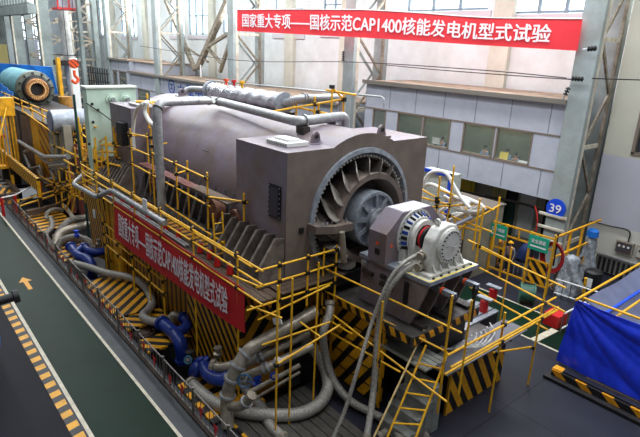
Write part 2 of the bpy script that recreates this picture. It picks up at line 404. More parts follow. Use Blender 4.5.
# dark planks floor near the hoses
tk = thing('timber_platform', 'dark timber planking on the floor inside the loop of thick hose', 'platform', (-10.2, 8.3, 0))
for i in range(9):
    MB().box((-11.8, 6.9+i*.32, .01), (-8.2, 7.19+i*.32, .06)).build('plank', mat('dark_plank', (84, 80, 74), (52, 48, 44), .7, 0, 3, .2, 12, .35, .65, (1, 8, 1)) if i == 0 else bpy.data.materials['dark_plank'], tk)
MB().box((-11.9, 6.8, .01), (-8.2, 6.9, .07)).build('edge_strip', ST_KERB, tk)
# ---- back wall (upper windows), right wall
YB = 32.4
def wall_with_windows():
    wb = MB(); holes = []
    for c in (-94.5, -84, -69, -62, -53.6, -48.3): holes.append((c-1.6, c+1.6, 11.9))
    for a, b in ((-41, -33.9), (-33.6, -18.5), (-17.5, -13.3)): holes.append((a, b, 13.6))
    holes = [(-97, -94, 11.5), (-87, -81, 11.5), (-69.6, -65.6, 11.8), (-64.3, -59.4, 11.9), (-56, -53, 12.1), (-45.8, -41.2, 12.2), (-38.4, -34.2, 12.4), (-28.6, -21.6, 13.8), (-19.8, -12.9, 13.5)]
    x = X0
    for a, b, z in holes:
        wb.box((x, YB, 0), (a, YB+.4, 24)); wb.box((a, YB, 0), (b, YB+.4, z)); wb.box((a, YB, 22), (b, YB+.4, 24)); x = b
    wb.box((x, YB, 0), (-11.2, YB+.4, 24))
    return wb, holes
wb, holes = wall_with_windows()
wall_back = struct('wall_back', wb, WALLW)
for i, (a, b, z) in enumerate(holes):
    w = bpy.data.objects.new('window_%d' % (i+1), None); C.objects.link(w); w.location = ((a+b)/2, YB+.2, z); w['kind'] = 'structure'
    MB().box((a, YB+.28, z), (b, YB+.3, 22)).build('pane', FROST, w)
    n = max(2, round((b-a)/(1.6 if b-a < 7 else 2.4))); f = MB()
    for k in range(n+1): xx = a+(b-a)*k/n; f.box((xx-.09, YB+.1, z), (xx+.09, YB+.26, 22))
    zz = z+.1
    while zz < 20: f.box((a, YB+.12, zz-.07), (b, YB+.24, zz+.07)); zz += 2.1
    f.build('window_frame', mat('grey_window_frame', (120, 138, 150), None, .5) if i == 0 else bpy.data.materials['grey_window_frame'], w)
    MB().box((a-.3, YB-.1, z-.5), (b+.3, YB, z-.05)).build('window_sill', mat('lilac_grey_sill', (196, 190, 196), None, .8) if i == 0 else bpy.data.materials['lilac_grey_sill'], w)
for i, x in enumerate((-90, -77.5, -58.2, -43, -35, -20.2)):
    struct('trim_%d' % (10+i), MB().box((x-.7, YB-.35, 0), (x+.7, YB, 24)), WALLG)
# right wall, nearer: pale painted, lower light band
rw = MB(); YR = 29.2
rw.box((-11.38, YR, 0), (-9.95, YR+.4, 24)); rw.box((-9.95, YR, 0), (10, YR+.4, 6.6)); rw.box((-9.95, YR, 8.7), (10, YR+.4, 24)); rw.box((-7.2, YR, 6.6), (10, YR+.4, 8.7)); rw.box((-11.38, YR+.4, 0), (-11.1, YB, 24))
def two_tone(name):
    mt, nt, b = newmat(name); b.inputs['Roughness'].default_value = .8
    g = nt.nodes.new('ShaderNodeNewGeometry'); s = nt.nodes.new('ShaderNodeSeparateXYZ'); nt.links.new(g.outputs['Position'], s.inputs[0])
    n = nt.nodes.new('ShaderNodeTexNoise'); n.inputs['Scale'].default_value = .7; n.inputs['Detail'].default_value = 6
    nt.links.new(g.outputs['Position'], n.inputs['Vector'])
    r_ = nt.nodes.new('ShaderNodeValToRGB'); r_.color_ramp.interpolation = 'CONSTANT'
    e = r_.color_ramp.elements; e[0].color = rgb(208, 205, 196); e[1].position = 2.6/24; e[1].color = rgb(188, 188, 200)
    k = e.new(6.2/24); k.color = rgb(200, 199, 184)
    d = nt.nodes.new('ShaderNodeMath'); d.operation = 'DIVIDE'; d.inputs[1].default_value = 24; nt.links.new(s.outputs[2], d.inputs[0]); nt.links.new(d.outputs[0], r_.inputs[0])
    mx = nt.nodes.new('ShaderNodeMix'); mx.data_type = 'RGBA'; mx.blend_type = 'MULTIPLY'; mx.inputs[0].default_value = .25
    nt.links.new(r_.outputs[0], mx.inputs[6]); nt.links.new(n.outputs['Fac'], mx.inputs[7]); nt.links.new(mx.outputs[2], b.inputs['Base Color'])
    return mt
struct('wall_right', rw, two_tone('two_tone_wall'))
w = bpy.data.objects.new('window_20', None); C.objects.link(w); w.location = (-8.5, YR+.2, 6.6); w['kind'] = 'structure'
MB().box((-9.95, YR+.25, 6.6), (-7.2, YR+.3, 8.7)).build('pane', mat('dark_glazing', (60, 66, 70), None, .2), w)
fm = MB(); fm.box((-10.05, YR-.05, 6.5), (-9.9, YR+.2, 8.7)); fm.box((-10.05, YR-.05, 6.45), (-7.1, YR+.2, 6.6)); fm.box((-8.6, YR+.1, 6.6), (-8.53, YR+.2, 8.7))
fm.build('window_frame', FRAME, w)
struct('wall_left', MB().box((X0-.5, -6, 0), (X0, YB+.4, 24)), WALLW)
struct('wall_front', MB().box((X0, -6.4, 0), (10, -6, 24)), mat('unlit_grey_wall', (96, 98, 100), None, .9))
for k_, (ya, yb_) in enumerate(((2, 8), (10, 16), (18, 24), (26, 31))):
    w = bpy.data.objects.new('window_%d' % (30+k_), None); C.objects.link(w); w.location = (X0+.1, ya, 6); w['kind'] = 'structure'
    MB().box((X0+.02, ya, 6), (X0+.06, yb_, 21)).build('pane', FROST, w); f = MB()
    for q_ in range(5): f.box((X0+.06, ya+(yb_-ya)*q_/4-.1, 6), (X0+.2, ya+(yb_-ya)*q_/4+.1, 21)); f.box((X0+.06, ya, 6+3.7*q_), (X0+.2, yb_, 6.2+3.7*q_))
    f.build('window_frame', bpy.data.materials['grey_window_frame'], w)
# ---- unseen roof, strips left open along the overhead fill lamps
rf = MB(); sky = MB()
for (y0, y1, s_) in ((-6, 0, 0), (0, 4, 1), (4, 10, 0), (10, 14, 1), (14, 20, 0), (20, 24, 1), (24, 33, 0)):
    if not s_: rf.box((X0, y0, 24), (10, y1, 24.3))
struct('ceiling', rf, mat('grey_ceiling', (120, 122, 124), None, .9))
# ---- offices on the mezzanine
YO = 27.0
def office(x0, x1, z0, z1, wins, zb, zt, name, label, first, yb=YB-.4):
    t = thing(name, label, 'office', ((x0+x1)/2, YO, z0))
    f = MB(); f.box((x0, YO, z0), (x1, YO+.15, zb)); f.box((x0, YO, zt), (x1, YO+.15, z1)); x = x0
    for a, b in wins: f.box((x, YO, zb), (a, YO+.15, zt)); x = b
    f.box((x, YO, zb), (x1, YO+.15, zt)); f.build('front_cladding', PANEL, t)
    jm = mat('joint_grey', (120, 124, 136), None, .6) if first else bpy.data.materials['joint_grey']; x = x0+.05
    while x < x1:
        for za, zb_ in ((zt+.1, z1-.1), (z0+.1, zb-.1)): MB().box((x-.02, YO-.012, za), (x+.02, YO, zb_)).build('panel_joint', jm, t)
        x += 2.25 if first else 3.4
    b_ = MB(); b_.box((x0, YO-.03, zt-.03), (x1, YO, zt+.06)); b_.box((x0, YO-.03, zb-.08), (x1, YO, zb)); b_.build('ledge_strip', FRAME, t)
    MB().box((x1-.15, YO+.15, z0), (x1, yb, z1)).build('end_wall', PANEL, t); MB().box((x0, YO+.15, z0), (x0+.15, yb, z1)).build('end_wall', PANEL, t)
    MB().box((x0-.1, YO-.25, z1), (x1+.1, yb, z1+.12)).build('roof', DUST, t)
    MB().box((x0-.12, YO-.33, z1-.05), (x1+.12, YO-.25, z1+.2)).build('roof_edge', mat('roof_edge_grey', (122, 116, 108), None, .6) if first else bpy.data.materials['roof_edge_grey'], t)
    MB().box((x0, YO+.15, z0), (x1, yb, z0+.15)).build('floor_slab', ROOM, t)
    MB().box((x0+.15, YO+3.4, z0+.15), (x1-.15, YO+3.5, z1)).build('inner_wall', ROOM, t)
    for a, b in wins:
        fr = MB(); fr.box((a, YO-.02, zb), (a+.09, YO+.12, zt)); fr.box((b-.09, YO-.02, zb), (b, YO+.12, zt)); fr.box((a, YO-.02, zt-.08), (b, YO+.12, zt)); fr.box((a, YO-.02, zb), (b, YO+.12, zb+.06))
        wf = fr.build('window_frame', FRAME, t); MB().box((a+.09, YO+.05, zb+.06), (b-.09, YO+.07, zt-.08)).build('pane', GLASS, wf)
    MB().box((x0+1, YO+1.6, z1-.35), (x1-1, YO+1.75, z1-.28)).build('ceiling_lamp', LAMPM, t)
    MB().box((x0+.3, YO+.25, z0+1.5), (x1-.3, YO+.8, z0+1.55)).build('desk', BEIGE, t)
    return t
office(-27.0, -12.75, 3.75, 8.82, [(-26.2, -24.95), (-23.9, -21.75), (-21.7, -19.55), (-18.65, -16.5), (-16.4, -14.2)], 5.33, 7.12, 'mezzanine_office', 'grey panelled mezzanine office with people behind its windows, left of the numbered column', True)
lo = office(-70.7, -29.9, 2.6, 6.98, [(-68.4, -64.6), (-62, -58), (-45, -42), (-37, -34)], 3.4, 5.1, 'lower_office', 'long low grey office with blue characters on its front, behind the generator', False, 32)
office(-78, -70.8, 4.4, 8.35, [(-76.9, -75.4), (-74.6, -72.0)], 4.9, 6.9, 'far_office', 'far small grey office block with upright windows, behind the mint green cabinet', False, 32)
rr_ = thing('roof_room', 'grey panelled room standing on the left end of the low office roof', 'room', (-66, 29.5, 7.12))
MB().box((-70.7, 27.7, 7.12), (-62, 31.9, 8.3)).build('wall_panel', PANEL, rr_); MB().box((-70.75, 27.5, 8.3), (-61.9, 31.95, 8.42)).build('roof_sheet', DUST, rr_)
# characters on the lower office
def flat(ax_o, du, dv):
    o, a, b = V(ax_o), V(du), V(dv)
    return lambda u, v: o+a*u+b*v
def onY(px0, px1, pyc, h, y=YO-.03):
    a = P(px0, pyc, 1, y); b = P(px1, pyc+(px1-px0)*.16, 1, y); return a, b, h
for ch, px, py in (('大', 181, 89), ('型', 190, 90.4), ('电', 199, 92), ('机', 208.5, 94)):
    c = P(px, py, 1, YO-.035)
    sign_text(ch, flat((c.x-.85, YO-.035, c.z-.55), (1.7, 0, 0), (0, 0, 1.1)), 0, 1, 0, 1, BLUEL, lo, 'character')
c = P(171.5, 86.5, 1, YO-.035)
lg = MB().lathe((c.x, YO-.03, c.z), (0, -1, 0), [(0, .82), (.02, .82), (.02, .66), (0, .66)], 24)
g = lg.build('emblem', BLUEL, lo)
MB().box((c.x-.45, YO-.05, c.z+.18), (c.x+.45, YO-.03, c.z+.28)).box((c.x-.35, YO-.05, c.z-.3), (c.x+.35, YO-.03, c.z-.2)).box((c.x-.06, YO-.05, c.z-.3), (c.x+.06, YO-.03, c.z+.35)).build('emblem_mark', BLUEL, g)
# left roof small upright post
tag(MB().tube([P(201, 77, 1, 29), P(201, 77, 1, 29)+V((0, 0, 1.3))], .1, 8).build('vent_pipe', WHITE, None, True), 'short white vent pipe standing on the dusty roof of the low office', 'pipe')
# ---- laced columns
def column(x, label, w=1.05, y0=26.75, yb=30.2, z1=24, first=False, name='laced_column', lacem=None):
    t = thing(name, label, 'column', (x, y0, 0), 'laced building columns along the offices')
    MB().box((x-w/2, y0, 0), (x+w/2, y0+.3, z1)).build('front_flange', COLM, t)
    MB().box((x+w/2-.12, y0+.3, 0), (x+w/2, y0+.55, z1)).build('front_chord', CHORD, t)
    MB().box((x-w/2, yb-.4, 0), (x+w/2, yb, z1)).build('rear_flange', COLM, t)
    MB().box((x+w/2-.1, yb-.62, 0), (x+w/2+.02, yb-.4, z1)).build('rear_chord', LACE, t)
    k = 0; z = 1.5; h = 2.6
    while z+h < z1:
        for sx in ((x+w/2-.08), (x-w/2+.08)):
            a, b = (y0+.4, yb-.5) if k % 2 == 0 else (yb-.5, y0+.4)
            MB().bar((sx, a, z), (sx, b, z+h), .1, .16).build('lacing_bar', LACE if sx > x else COLM, t)
            if k % 2 == 0: MB().bar((sx, y0+.4, z), (sx, yb-.5, z), .1, .2).build('batten', CHORD, t)
        z += h; k += 1
    return t
cols = [(-12.1, 'pale laced steel column carrying the round blue number sign'), (-28.75, 'pale laced column rising through the gap between the two grey offices'),
        (-44.9, 'pale laced column beside the left end of the upper red banner'), (-61.8, 'pale laced column standing on the dusty low roof, left of the leaning struts'),
        (-78, 'cream laced column rising above the far grey office block'), (-95, 'farthest pale laced column, left of the cream laced column')]
for x, l in cols: column(x, l, yb=29.6 if x > -13 else 30.2)
# blue number sign on the column
c = P(556, 208.5, 1, 26.7)
sg = thing('number_sign', 'round blue number sign fixed to the pale laced column', 'sign', (c.x, 26.7, c.z-.55))
MB().lathe((c.x, 26.72, c.z), (0, -1, 0), [(0, 0), (0, .52), (.05, .52), (.05, 0)], 28).build('disc', BBLUE, sg)
sign_text('39', flat((c.x-.3, 26.62, c.z-.22), (.6, 0, 0), (0, 0, .44)), 0, 1, 0, 1, LETTER, sg, 'number')
# leaning struts over the low roof
def strut(a, b, w, label, name='leaning_strut'): return tag(MB().bar(a, b, w).build(name, LACE), label, 'strut')
yS = 30.5
strut(P(166, 0, 1, yS), P(195, 70, 1, yS), .45, 'long brown strut leaning left to right above the left end of the low office roof')
strut(P(228, 0, 1, yS), P(198, 68, 1, yS), .55, 'thick brown strut sloping from the top towards the white vent pipe')
strut(P(229, 33, 1, yS-.6), P(207, 47, 1, yS-.6), .3, 'thin short strut crossing the thick brown strut, sloping up to the banner column')
strut(P(207, 47, 1, yS-.3), P(222, 64, 1, yS-.3), .3, 'thin short strut dropping from the strut crossing to the roof')
strut(P(230, 42, 1, yS), P(220, 72, 1, yS), .35, 'steep strut just left of the banner column, lower end on the roof')
strut(P(185, 46, 1, yS), P(208, 62, 1, yS), .2, 'thinnest strut low on the wall between the two leaning struts')
# wires across the hall
def wire(pts, label, r=.03): return tag(MB().tube(spline(pts, 6), r, 6).build('cable', BLACKST, None, True), label, 'cable')
wire([P(140, 46, 1, 26.2), P(235, 60, 1, 26.3), P(350, 62, 1, 26.4), P(480, 70, 1, 26.4), P(572, 78.5, 1, 26.4)], 'dark cable stretched along the upper wall below the red banner')
wire([P(386, 65, 1, 26.2), P(440, 70, 1, 26.2), P(520, 76, 1, 26.2), P(572, 79.5, 1, 26.2)], 'second slacker cable just under the long wall cable')
wire([P(592, 78.5, 0, -11.3), P(640, 80, 1, 28.6)], 'short cable running right from the column insulator to the picture edge')
def insulator(c, d, label, n=4, r=.13):
    t = thing('insulator', label, 'insulator', c, 'ribbed insulators'); d = V(d).normalized(); pr = []
    for k in range(n): pr += [(k*.14, .05), (k*.14+.02, r), (k*.14+.08, r*.8), (k*.14+.09, .05)]
    MB().lathe(c, d, [(0, 0)]+pr+[(n*.14, 0)], 12).build('ribbed_body', BLACKST, t, True)
    MB().tube([V(c)-d*.25, V(c)], .03, 6).build('eye_rod', STEEL, t, True)
    return t
insulator(P(572, 78.5, 1, 26.3), (1, .1, 0), 'dark ribbed insulator on the cable in front of the numbered column')
insulator(P(343, 61, 1, 26.3), (0, 0, 1), 'upright dark ribbed insulator left of the middle column', 5)
insulator(P(565, 95, 1, 26.2), (.3, 0, 1), 'short dark insulator on the office roof corner below the other one', 3)
insulator(P(588, 49, 1, 26.3), (1, 0, .1), 'rusty bracket insulator on the numbered column beside the banner end', 3)
# ================================================================== GENERATOR
AY, ZC, XF = 12.22, 5.66, -12.1
gen = thing('generator', 'huge mauve-primed cylindrical generator with boxed ends and open vaned front', 'generator', (-19.4, AY, 4.0))
U0 = (0, 1, 0)
body = MB().lathe((-24.2, AY, ZC), (1, 0, 0), [(0, 2.68), (9.6, 2.68)], 72)
body.build('shell', PURP, gen, True)
def end_outline(n=360, zb=4.02, hw=3.17, top=8.06, R=2.76):
    """ray from the axis to the box-and-arch outline"""
    pts = []
    for i in range(n):
        a = 2*math.pi*i/n; c, s = math.cos(a), math.sin(a)
        tx = hw/abs(c) if abs(c) > 1e-6 else 1e9; ty = ((top-ZC) if s > 0 else (ZC-zb))/abs(s) if abs(s) > 1e-6 else 1e9
        d = min(tx, ty)
        if s > 0: d = max(d, R)  if d < R else d
        pts.append((AY+c*d, ZC+s*d))
    return pts
def snap(pts, hw=3.17, zb=4.02, top=8.06):
    out = list(pts)
    for cy, cz in ((AY+hw, top), (AY-hw, top), (AY-hw, zb), (AY+hw, zb)):
        k = min(range(len(out)), key=lambda i: (out[i][0]-cy)**2+(out[i][1]-cz)**2); out[k] = (cy, cz)
    return out
def end_box(x0, x1, hole, label=None):
    o = snap(end_outline()); n = len(o); mb = MB()
    A = [(x0, y, z) for y, z in o]; B = [(x1, y, z) for y, z in o]
    mb.add(A+B, [(i, (i+1) % n, (i+1) % n+n, i+n) for i in range(n)]); mb.add([(x0, AY, ZC)]+A, [(0, i+1, (i+1) % n+1) for i in range(n)])
    if not hole: mb.add([(x1, AY, ZC)]+B, [(0, i+1, (i+1) % n+1) for i in range(n)])
    b = mb.build('end_box', PURP, gen)
    if hole:
        H = [(x1+.012, AY+math.cos(2*math.pi*i/n)*hole, ZC+math.sin(2*math.pi*i/n)*hole) for i in range(n)]; B2 = [(x1+.012, y, z) for y, z in o]
        m2 = MB().add(B2+H, [(i, (i+1) % n, (i+1) % n+n, i+n) for i in range(n)])
        H2 = [(x1-.9, y, z) for _, y, z in H]; m2.add(H+H2, [(i, (i+1) % n, (i+1) % n+n, i+n) for i in range(n)])
        m2.build('front_wall', BROWN, gen)
    return b
end_box(-14.9, XF, 2.14); end_box(-26.6, -23.9, None)
# recess back, bright rim, bolt ring, vanes, shroud
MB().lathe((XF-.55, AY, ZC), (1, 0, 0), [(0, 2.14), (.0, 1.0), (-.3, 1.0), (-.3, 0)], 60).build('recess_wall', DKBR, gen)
MB().lathe((XF, AY, ZC), (1, 0, 0), [(.0, 2.3), (.08, 2.28), (.1, 2.14), (.03, 2.1), (-.2, 2.1)], 72).build('rim_ring', GSTEEL, gen, True)
MB().lathe((XF-.12, AY, ZC), (1, 0, 0), [(0, 2.12), (.03, 1.94), (-.4, 1.94)], 72).build('bolt_flange', BROWN, gen, True)
for k in range(84):
    a = 2*math.pi*k/84
    if -2.5 < math.sin(a): 
        c = V((XF-.1, AY+math.cos(a)*2.02, ZC+math.sin(a)*2.02)); MB().lathe(c, (1, 0, 0), [(0, .044), (.09, .044), (.09, 0)], 6).build('ring_bolt', WPAINT, gen)
for k in range(20):
    a = 2*math.pi*(k+.5)/20
    if math.sin(a) < -.8: continue
    def vp(x, r, a=a):
        aa = a+.3*(x+.5)**2
        return V((XF+x, AY+math.cos(aa)*r, ZC+math.sin(aa)*r))
    edge = [(-.1, 1.94), (.12, 1.97), (.32, 1.96), (.47, 1.9), (.56, 1.8), (.6, 1.68), (.56, 1.5)]
    mbv = MB(); rows = [[vp(-.55+(x+.55)*j/6, r) for j in range(7)] for x, r in edge]
    mbv.grid(lambda u, v: rows[round(u*6)][round(v*6)], 6, 6, (.0, math.sin(a)*.03, -math.cos(a)*.03))
    mbv.build('vane', mat('vane_grey', (150, 142, 134), (112, 104, 98), .4, .2, 3) if k == 0 else bpy.data.materials['vane_grey'], gen, True)
MB().lathe((XF, AY, ZC), (1, 0, 0), [(-.5, 1.46), (.2, 1.48), (.46, 1.56), (.54, 1.54), (.54, 1.36), (.46, 1.33), (.1, 1.26), (-.5, 1.26)], 64).build('shroud', BROWN, gen, True)
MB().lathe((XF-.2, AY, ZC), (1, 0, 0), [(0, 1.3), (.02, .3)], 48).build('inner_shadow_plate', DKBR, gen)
# inner cover disc with ribs and bolts
XD = XF+.62
es = MB().lathe((XD, AY, ZC), (1, 0, 0), [(-.6, .93), (0, .95), (.06, .94), (.07, .83), (-.03, .81), (-.03, .42), (.12, .4), (.12, .3)], 48).build('bearing_cover', GSTEEL, gen, True)
for k in range(9):
    a = 2*math.pi*(k+.3)/9; u = V((0, math.cos(a), math.sin(a)))
    MB().bar(V((XD+.05, AY, ZC))+u*.4, V((XD+.03, AY, ZC))+u*.84, .05, .15).build('rib', GSTEEL, es)
for k in range(60):
    a = 2*math.pi*k/60; MB().lathe((XD+.06, AY+math.cos(a)*.89, ZC+math.sin(a)*.89), (1, 0, 0), [(0, .022), (.04, .022), (.04, 0)], 6).build('cover_bolt', STEEL, es)
MB().lathe((XD, AY, ZC), (1, 0, 0), [(0, .3), (.2, .3), (.2, .42), (.28, .42), (.28, .24), (1.2, .24)], 32).build('shaft', STEEL, gen, True)
# horizontal split flanges and studs
for sgn in (-1, 1):
    y0, y1 = AY+sgn*2.35, AY+sgn*1.1
    fl_ = MB().prism([(XF-.2, y0, ZC-.12), (XF+.45, y0, ZC-.12), (XF+.75, y0-sgn*.5, ZC-.12), (XF+.8, y1, ZC-.12), (XF-.2, y1, ZC-.12)], (0, 0, .24)).build('split_flange', BROWN, gen)
    for k in range(9): MB().lathe((XF+.2+.35*abs(math.sin(k)), y0-sgn*(.12+.13*k), ZC+.12), (0, 0, 1), [(0, .035), (.1, .035), (.1, 0)], 6).build('flange_stud', STEEL, fl_)
for z in (5.05, 4.55):
    MB().prism([(XF-.3, AY-1.95, z), (XF+.35, AY-1.9, z), (XF+.55, AY-1.2, z), (XF-.3, AY-1.2, z)], (0, 0, .07)).build('lower_rib', DKBR, gen)
# lifting lugs along the crown
def lug(x, y, z):
    mb = MB(); mb.box((x-.22, y-.28, z-.05), (x+.22, y+.28, z+.02)); pr = [(x-.05, y-.2, z), (x-.05, y+.2, z), (x-.05, y+.12, z+.3), (x-.05, y, z+.4), (x-.05, y-.12, z+.3)]
    mb.prism(pr, (.1, 0, 0)); l = mb.build('lifting_lug', PURP, gen); MB().lathe((x-.07, y, z+.22), (1, 0, 0), [(0, 0), (0, .07), (.14, .07), (.14, 0)], 12).build('lug_hole', BLK, l)
for x, y in ((-13.0, 10.85), (-12.45, 13.3), (-14.6, 12.9), (-25.2, 12.2)):
    d = max(0, 2.76**2-(y-AY)**2); lug(x, y, max(8.06, ZC+math.sqrt(d)))
# manhole, hatch, small fittings on the box side
hb = MB().box((-12.95, 9.0, 5.95), (-12.35, 9.06, 7.0)).build('side_hatch', BLACKST, gen)
MB().box((-12.88, 8.97, 6.03), (-12.42, 9.01, 6.92)).build('hatch_panel', mat('hatch_dark', (52, 50, 62), None, .4), hb)
hs = MB()
for k in range(7):
    for xx in (-12.93, -12.37): hs.box((xx-.015, 8.975, 6+k*.155), (xx+.015, 9.0, 6.03+k*.155))
hs.build('hatch_screws', STEEL, hb)
MB().box((XF, 9.55, 5.5), (XF+.05, 9.72, 5.68)).build('socket', BLACKST, gen)
p_ = P(208, 131, 1, 9.9); 
MB().bar(V((p_.x-.25, 9.78, 7.0)), V((p_.x+.25, 9.78, 7.0)), .03).build('grab_handle', BLACKST, gen)
# gusset ribs below the boxes
def gussets(xs, name_m):
    for x in xs:
        MB().prism([(x, 9.06, 5.42), (x, 8.72, 5.46), (x, 8.12, 4.6), (x, 8.12, 4.08), (x, 9.06, 4.05)], (.11, 0, 0)).build('foot_rib', name_m, gen)
FOOTM = mat('dark_foot_steel', (132, 122, 114), (84, 76, 72), .5, .2, 2.5)
gussets([-12.25, -12.75, -13.25, -13.75, -14.25, -14.75, -15.25], FOOTM)
gussets([-26.5+.34*i for i in range(9)], FOOTM)
MB().box((-15.1, 8.1, 4.0), (-12.1, 9.06, 4.1)).build('foot_plate', FOOTM, gen); MB().box((-26.7, 8.1, 4.0), (-23.5, 9.06, 4.1)).build('foot_plate', FOOTM, gen)
# inclined stays and round flanges beneath the shell
for i, x in enumerate([-23.0+.62*k for k in range(13)]):
    MB().tube([(x, 9.35, 6.0), (x-.0, 8.75, 4.1)], .05, 8).build('foot_stay', mat('stay_grey', (120, 122, 126), (70, 66, 66), .4, .4, 4) if i == 0 else bpy.data.materials['stay_grey'], gen, True)
MB().box((-23.9, 8.9, 4.0), (-14.9, 15.5, 4.15)).build('sole_plate', DKBR, gen); MB().box((-23.9, 9.5, 4.15), (-14.9, 14.9, 5.2)).build('under_frame', BLACKST, gen)
for x in (-21.55, -16.4, -14.95+.0):
    f_ = MB().lathe((x, 9.3, 5.2), (-.1, -1, 0), [(0, .42), (.35, .42), (.35, 0)], 24).build('blank_flange', mat('rusty_flange', (150, 98, 72), (112, 74, 58), .7, 0, 4) if x == -21.55 else bpy.data.materials['rusty_flange'], gen)
    for k in range(10):
        a = 2*math.pi*k/10; MB().lathe((x+math.cos(a)*.32, 8.95, 5.2+math.sin(a)*.32), (0, -1, 0), [(0, .03), (.03, .03), (.03, 0)], 6).build('bolt_hole', BLK, f_)
# covers on top
def cover_top(x, y, z, label):
    t = thing('vent_cover', label, 'cover', (x, y, z), 'white covers on the generator boxes')
    MB().box((x-.55, y-.42, z), (x+.55, y+.42, z+.12)).build('plate', WHITE, t); MB().box((x-.4, y-.22, z+.12), (x+.35, y+.2, z+.2)).build('lid', WHITE, t)
    n = MB()
    for k in range(9): n.box((x-.5+k*.12, y-.44, z+.03), (x-.46+k*.12, y-.42, z+.07))
    n.build('bolt_row', BLACKST, t)
cover_top(-13.3, 9.95, 8.07, 'white bolted cover lying on the near top corner of the front generator box')
cover_top(-24.7, 9.9, 8.07, 'white bolted cover lying on the rear generator box beside the mint cabinet')
tag(MB().box((-25.0, 8.72, 6.3), (-24.4, 9.03, 7.35)).build('switch_box', BLACKST), 'dark grey switch box mounted on the side of the rear generator box', 'switch box')
# ---- pedestal / foundation below
ped = thing('machine_foundation', 'hazard-striped steel foundation carrying the generator', 'foundation', (-19.5, 12, -.02))
MB().box((-27.6, 8.45, -1.19), (-13.6, 15.8, 3.98)).build('block', stripes('fine_yellow_panels', (1, 0, 0), .42, (190, 128, 22), (30, 26, 24), .62), ped)
MB().box((-17.4, 8.3, -1.1), (-13.6, 8.45, 3.9)).build('striped_panel', ST_X, ped)
MB().box((-13.6, 8.46, .6), (-13.54, 11.2, 3.6)).build('striped_end_plate', ST_Y, ped)
MB().box((-13.6, 8.45, 3.6), (-11.5, 15.8, 3.98)).build('deck_overhang', BLACKST, ped)
for y in (9.4, 15.0): MB().box((-12.5, y, -.02), (-12.1, y+.4, 3.6)).build('support_column', BLACKST, ped)
MB().box((-13.62, 8.4, 2.9), (-12.0, 8.5, 3.95)).build('striped_skirt', ST_X, ped)
# jacks below the box (red)
for i, (x, y) in enumerate([(-15.8, 8.1), (-15.1, 8.1), (-14.4, 7.98), (-13.6, 7.98), (-17.5, 8.1), (-18.6, 8.1), (-20.3, 8.1), (-21.9, 8.1), (-23.1, 8.1), (-24.4, 8.0)]):
    t = thing('jack', '', 'jack', (x, y, 4.0), 'red jacks along the near edge of the deck')
    t['label'] = 'small red screw jack standing in the row on the near deck edge'
    MB().lathe((x, y, 4.0), (0, 0, 1), [(0, 0), (0, .12), (.32, .08), (.32, 0)], 10).build('jack_body', RED, t, True); MB().lathe((x, y, 4.3), (0, 0, 1), [(0, .03), (.12, .03), (.12, 0)], 8).build('screw', STEEL, t)
# near walkway deck + planks
dk = thing('deck_walkway', 'brown plank walkway running round the near edge of the generator deck', 'walkway', (-19, 8, 3.9))
for i in range(3): MB().box((-27, 7.72+i*.24, 3.9), (-15.4, 7.94+i*.24, 3.96)).build('plank', WOOD, dk)
for i in range(3): MB().box((-15.35, 7.72+i*.24, 3.9), (-11.45, 7.94+i*.24, 3.97)).build('plank', WOOD, dk)
for i in range(3): MB().box((-12.05+i*.22, 8.46, 3.985), (-11.85+i*.22, 11.0, 4.02)).build('plank', WOOD, dk)
MB().box((-13.2, 9.0-.1, 3.0), (-11.6, 8.9, 3.2)).build('bearer', WOOD, dk)

# ================================================================== BED, BEARING, COUPLING, GEARBOX
BY0, BY1, BX0, BX1 = 11.12, 13.45, -10.95, -8.15
bed = thing('machine_bed', 'mauve steel bed frame with yellow-lined top carrying the bearing housing and gearbox', 'machine bed', (-9.5, 12.25, 3.32))
MB().box((BX0, BY0, 4.78), (BX1, BY1, 4.9)).build('top_plate', GSTEEL, bed)
MB().box((BX0+.05, BY0+.06, 3.32), (-8.95, BY1-.1, 4.78)).build('side_panel', PURP, bed)
yl = MB()
for i in (0, .16):
    yl.box((-9.1, BY0+.03+i, 4.9), (BX1-.02-i, BY0+.07+i, 4.908)); yl.box((BX1-.07-i, BY0+.03+i, 4.9), (BX1-.02-i, BY1-.1, 4.908))
yl.build('yellow_line', mat('yellow_line_paint', (222, 196, 40), None, .5), bed)
MB().box((-9.15, BY0, 4.9), (BX1, BY1, 4.902)).build('white_top', WPAINT, bed)
for y in (BY0+.05, 11.9, 12.7, BY1-.15):
    MB().prism([(-8.95, y, 4.78), (-8.22, y, 4.78), (-8.3, y, 4.5), (-8.75, y, 3.32), (-8.95, y, 3.32)], (0, .08, 0)).build('gusset', mat('primer_gusset', (140, 128, 124), (112, 100, 96), .5, .1, 2) if y < 11.5 else bpy.data.materials['primer_gusset'], bed)
for x, z, w in ((-10.55, 4.35, .22), (-9.75, 4.2, .26), (-9.9, 4.45, .1)):
    MB().box((x-w, BY0-.03, z-.06), (x+w, BY0+.08, z+.06)).build('bracket', DKBR, bed)
MB().lathe((-10.75, BY0+.05, 4.62), (0, -1, 0), [(0, 0), (0, .13), (.04, .13), (.04, .07), (.1, .07), (.1, 0)], 14).build('round_port', STEEL, bed)
MB().box((-9.05, BY0-.0, 3.9), (-8.9, BY0+.07, 4.6)).build('dark_slot', BLACKST, bed)
yl2 = MB()
for i in range(6): yl2.lathe((-8.28, BY0+.3+i*.36, 4.9), (0, 0, 1), [(0, .05), (.05, .05), (.05, 0)], 6)
yl2.build('anchor_bolts', DKBR, bed)
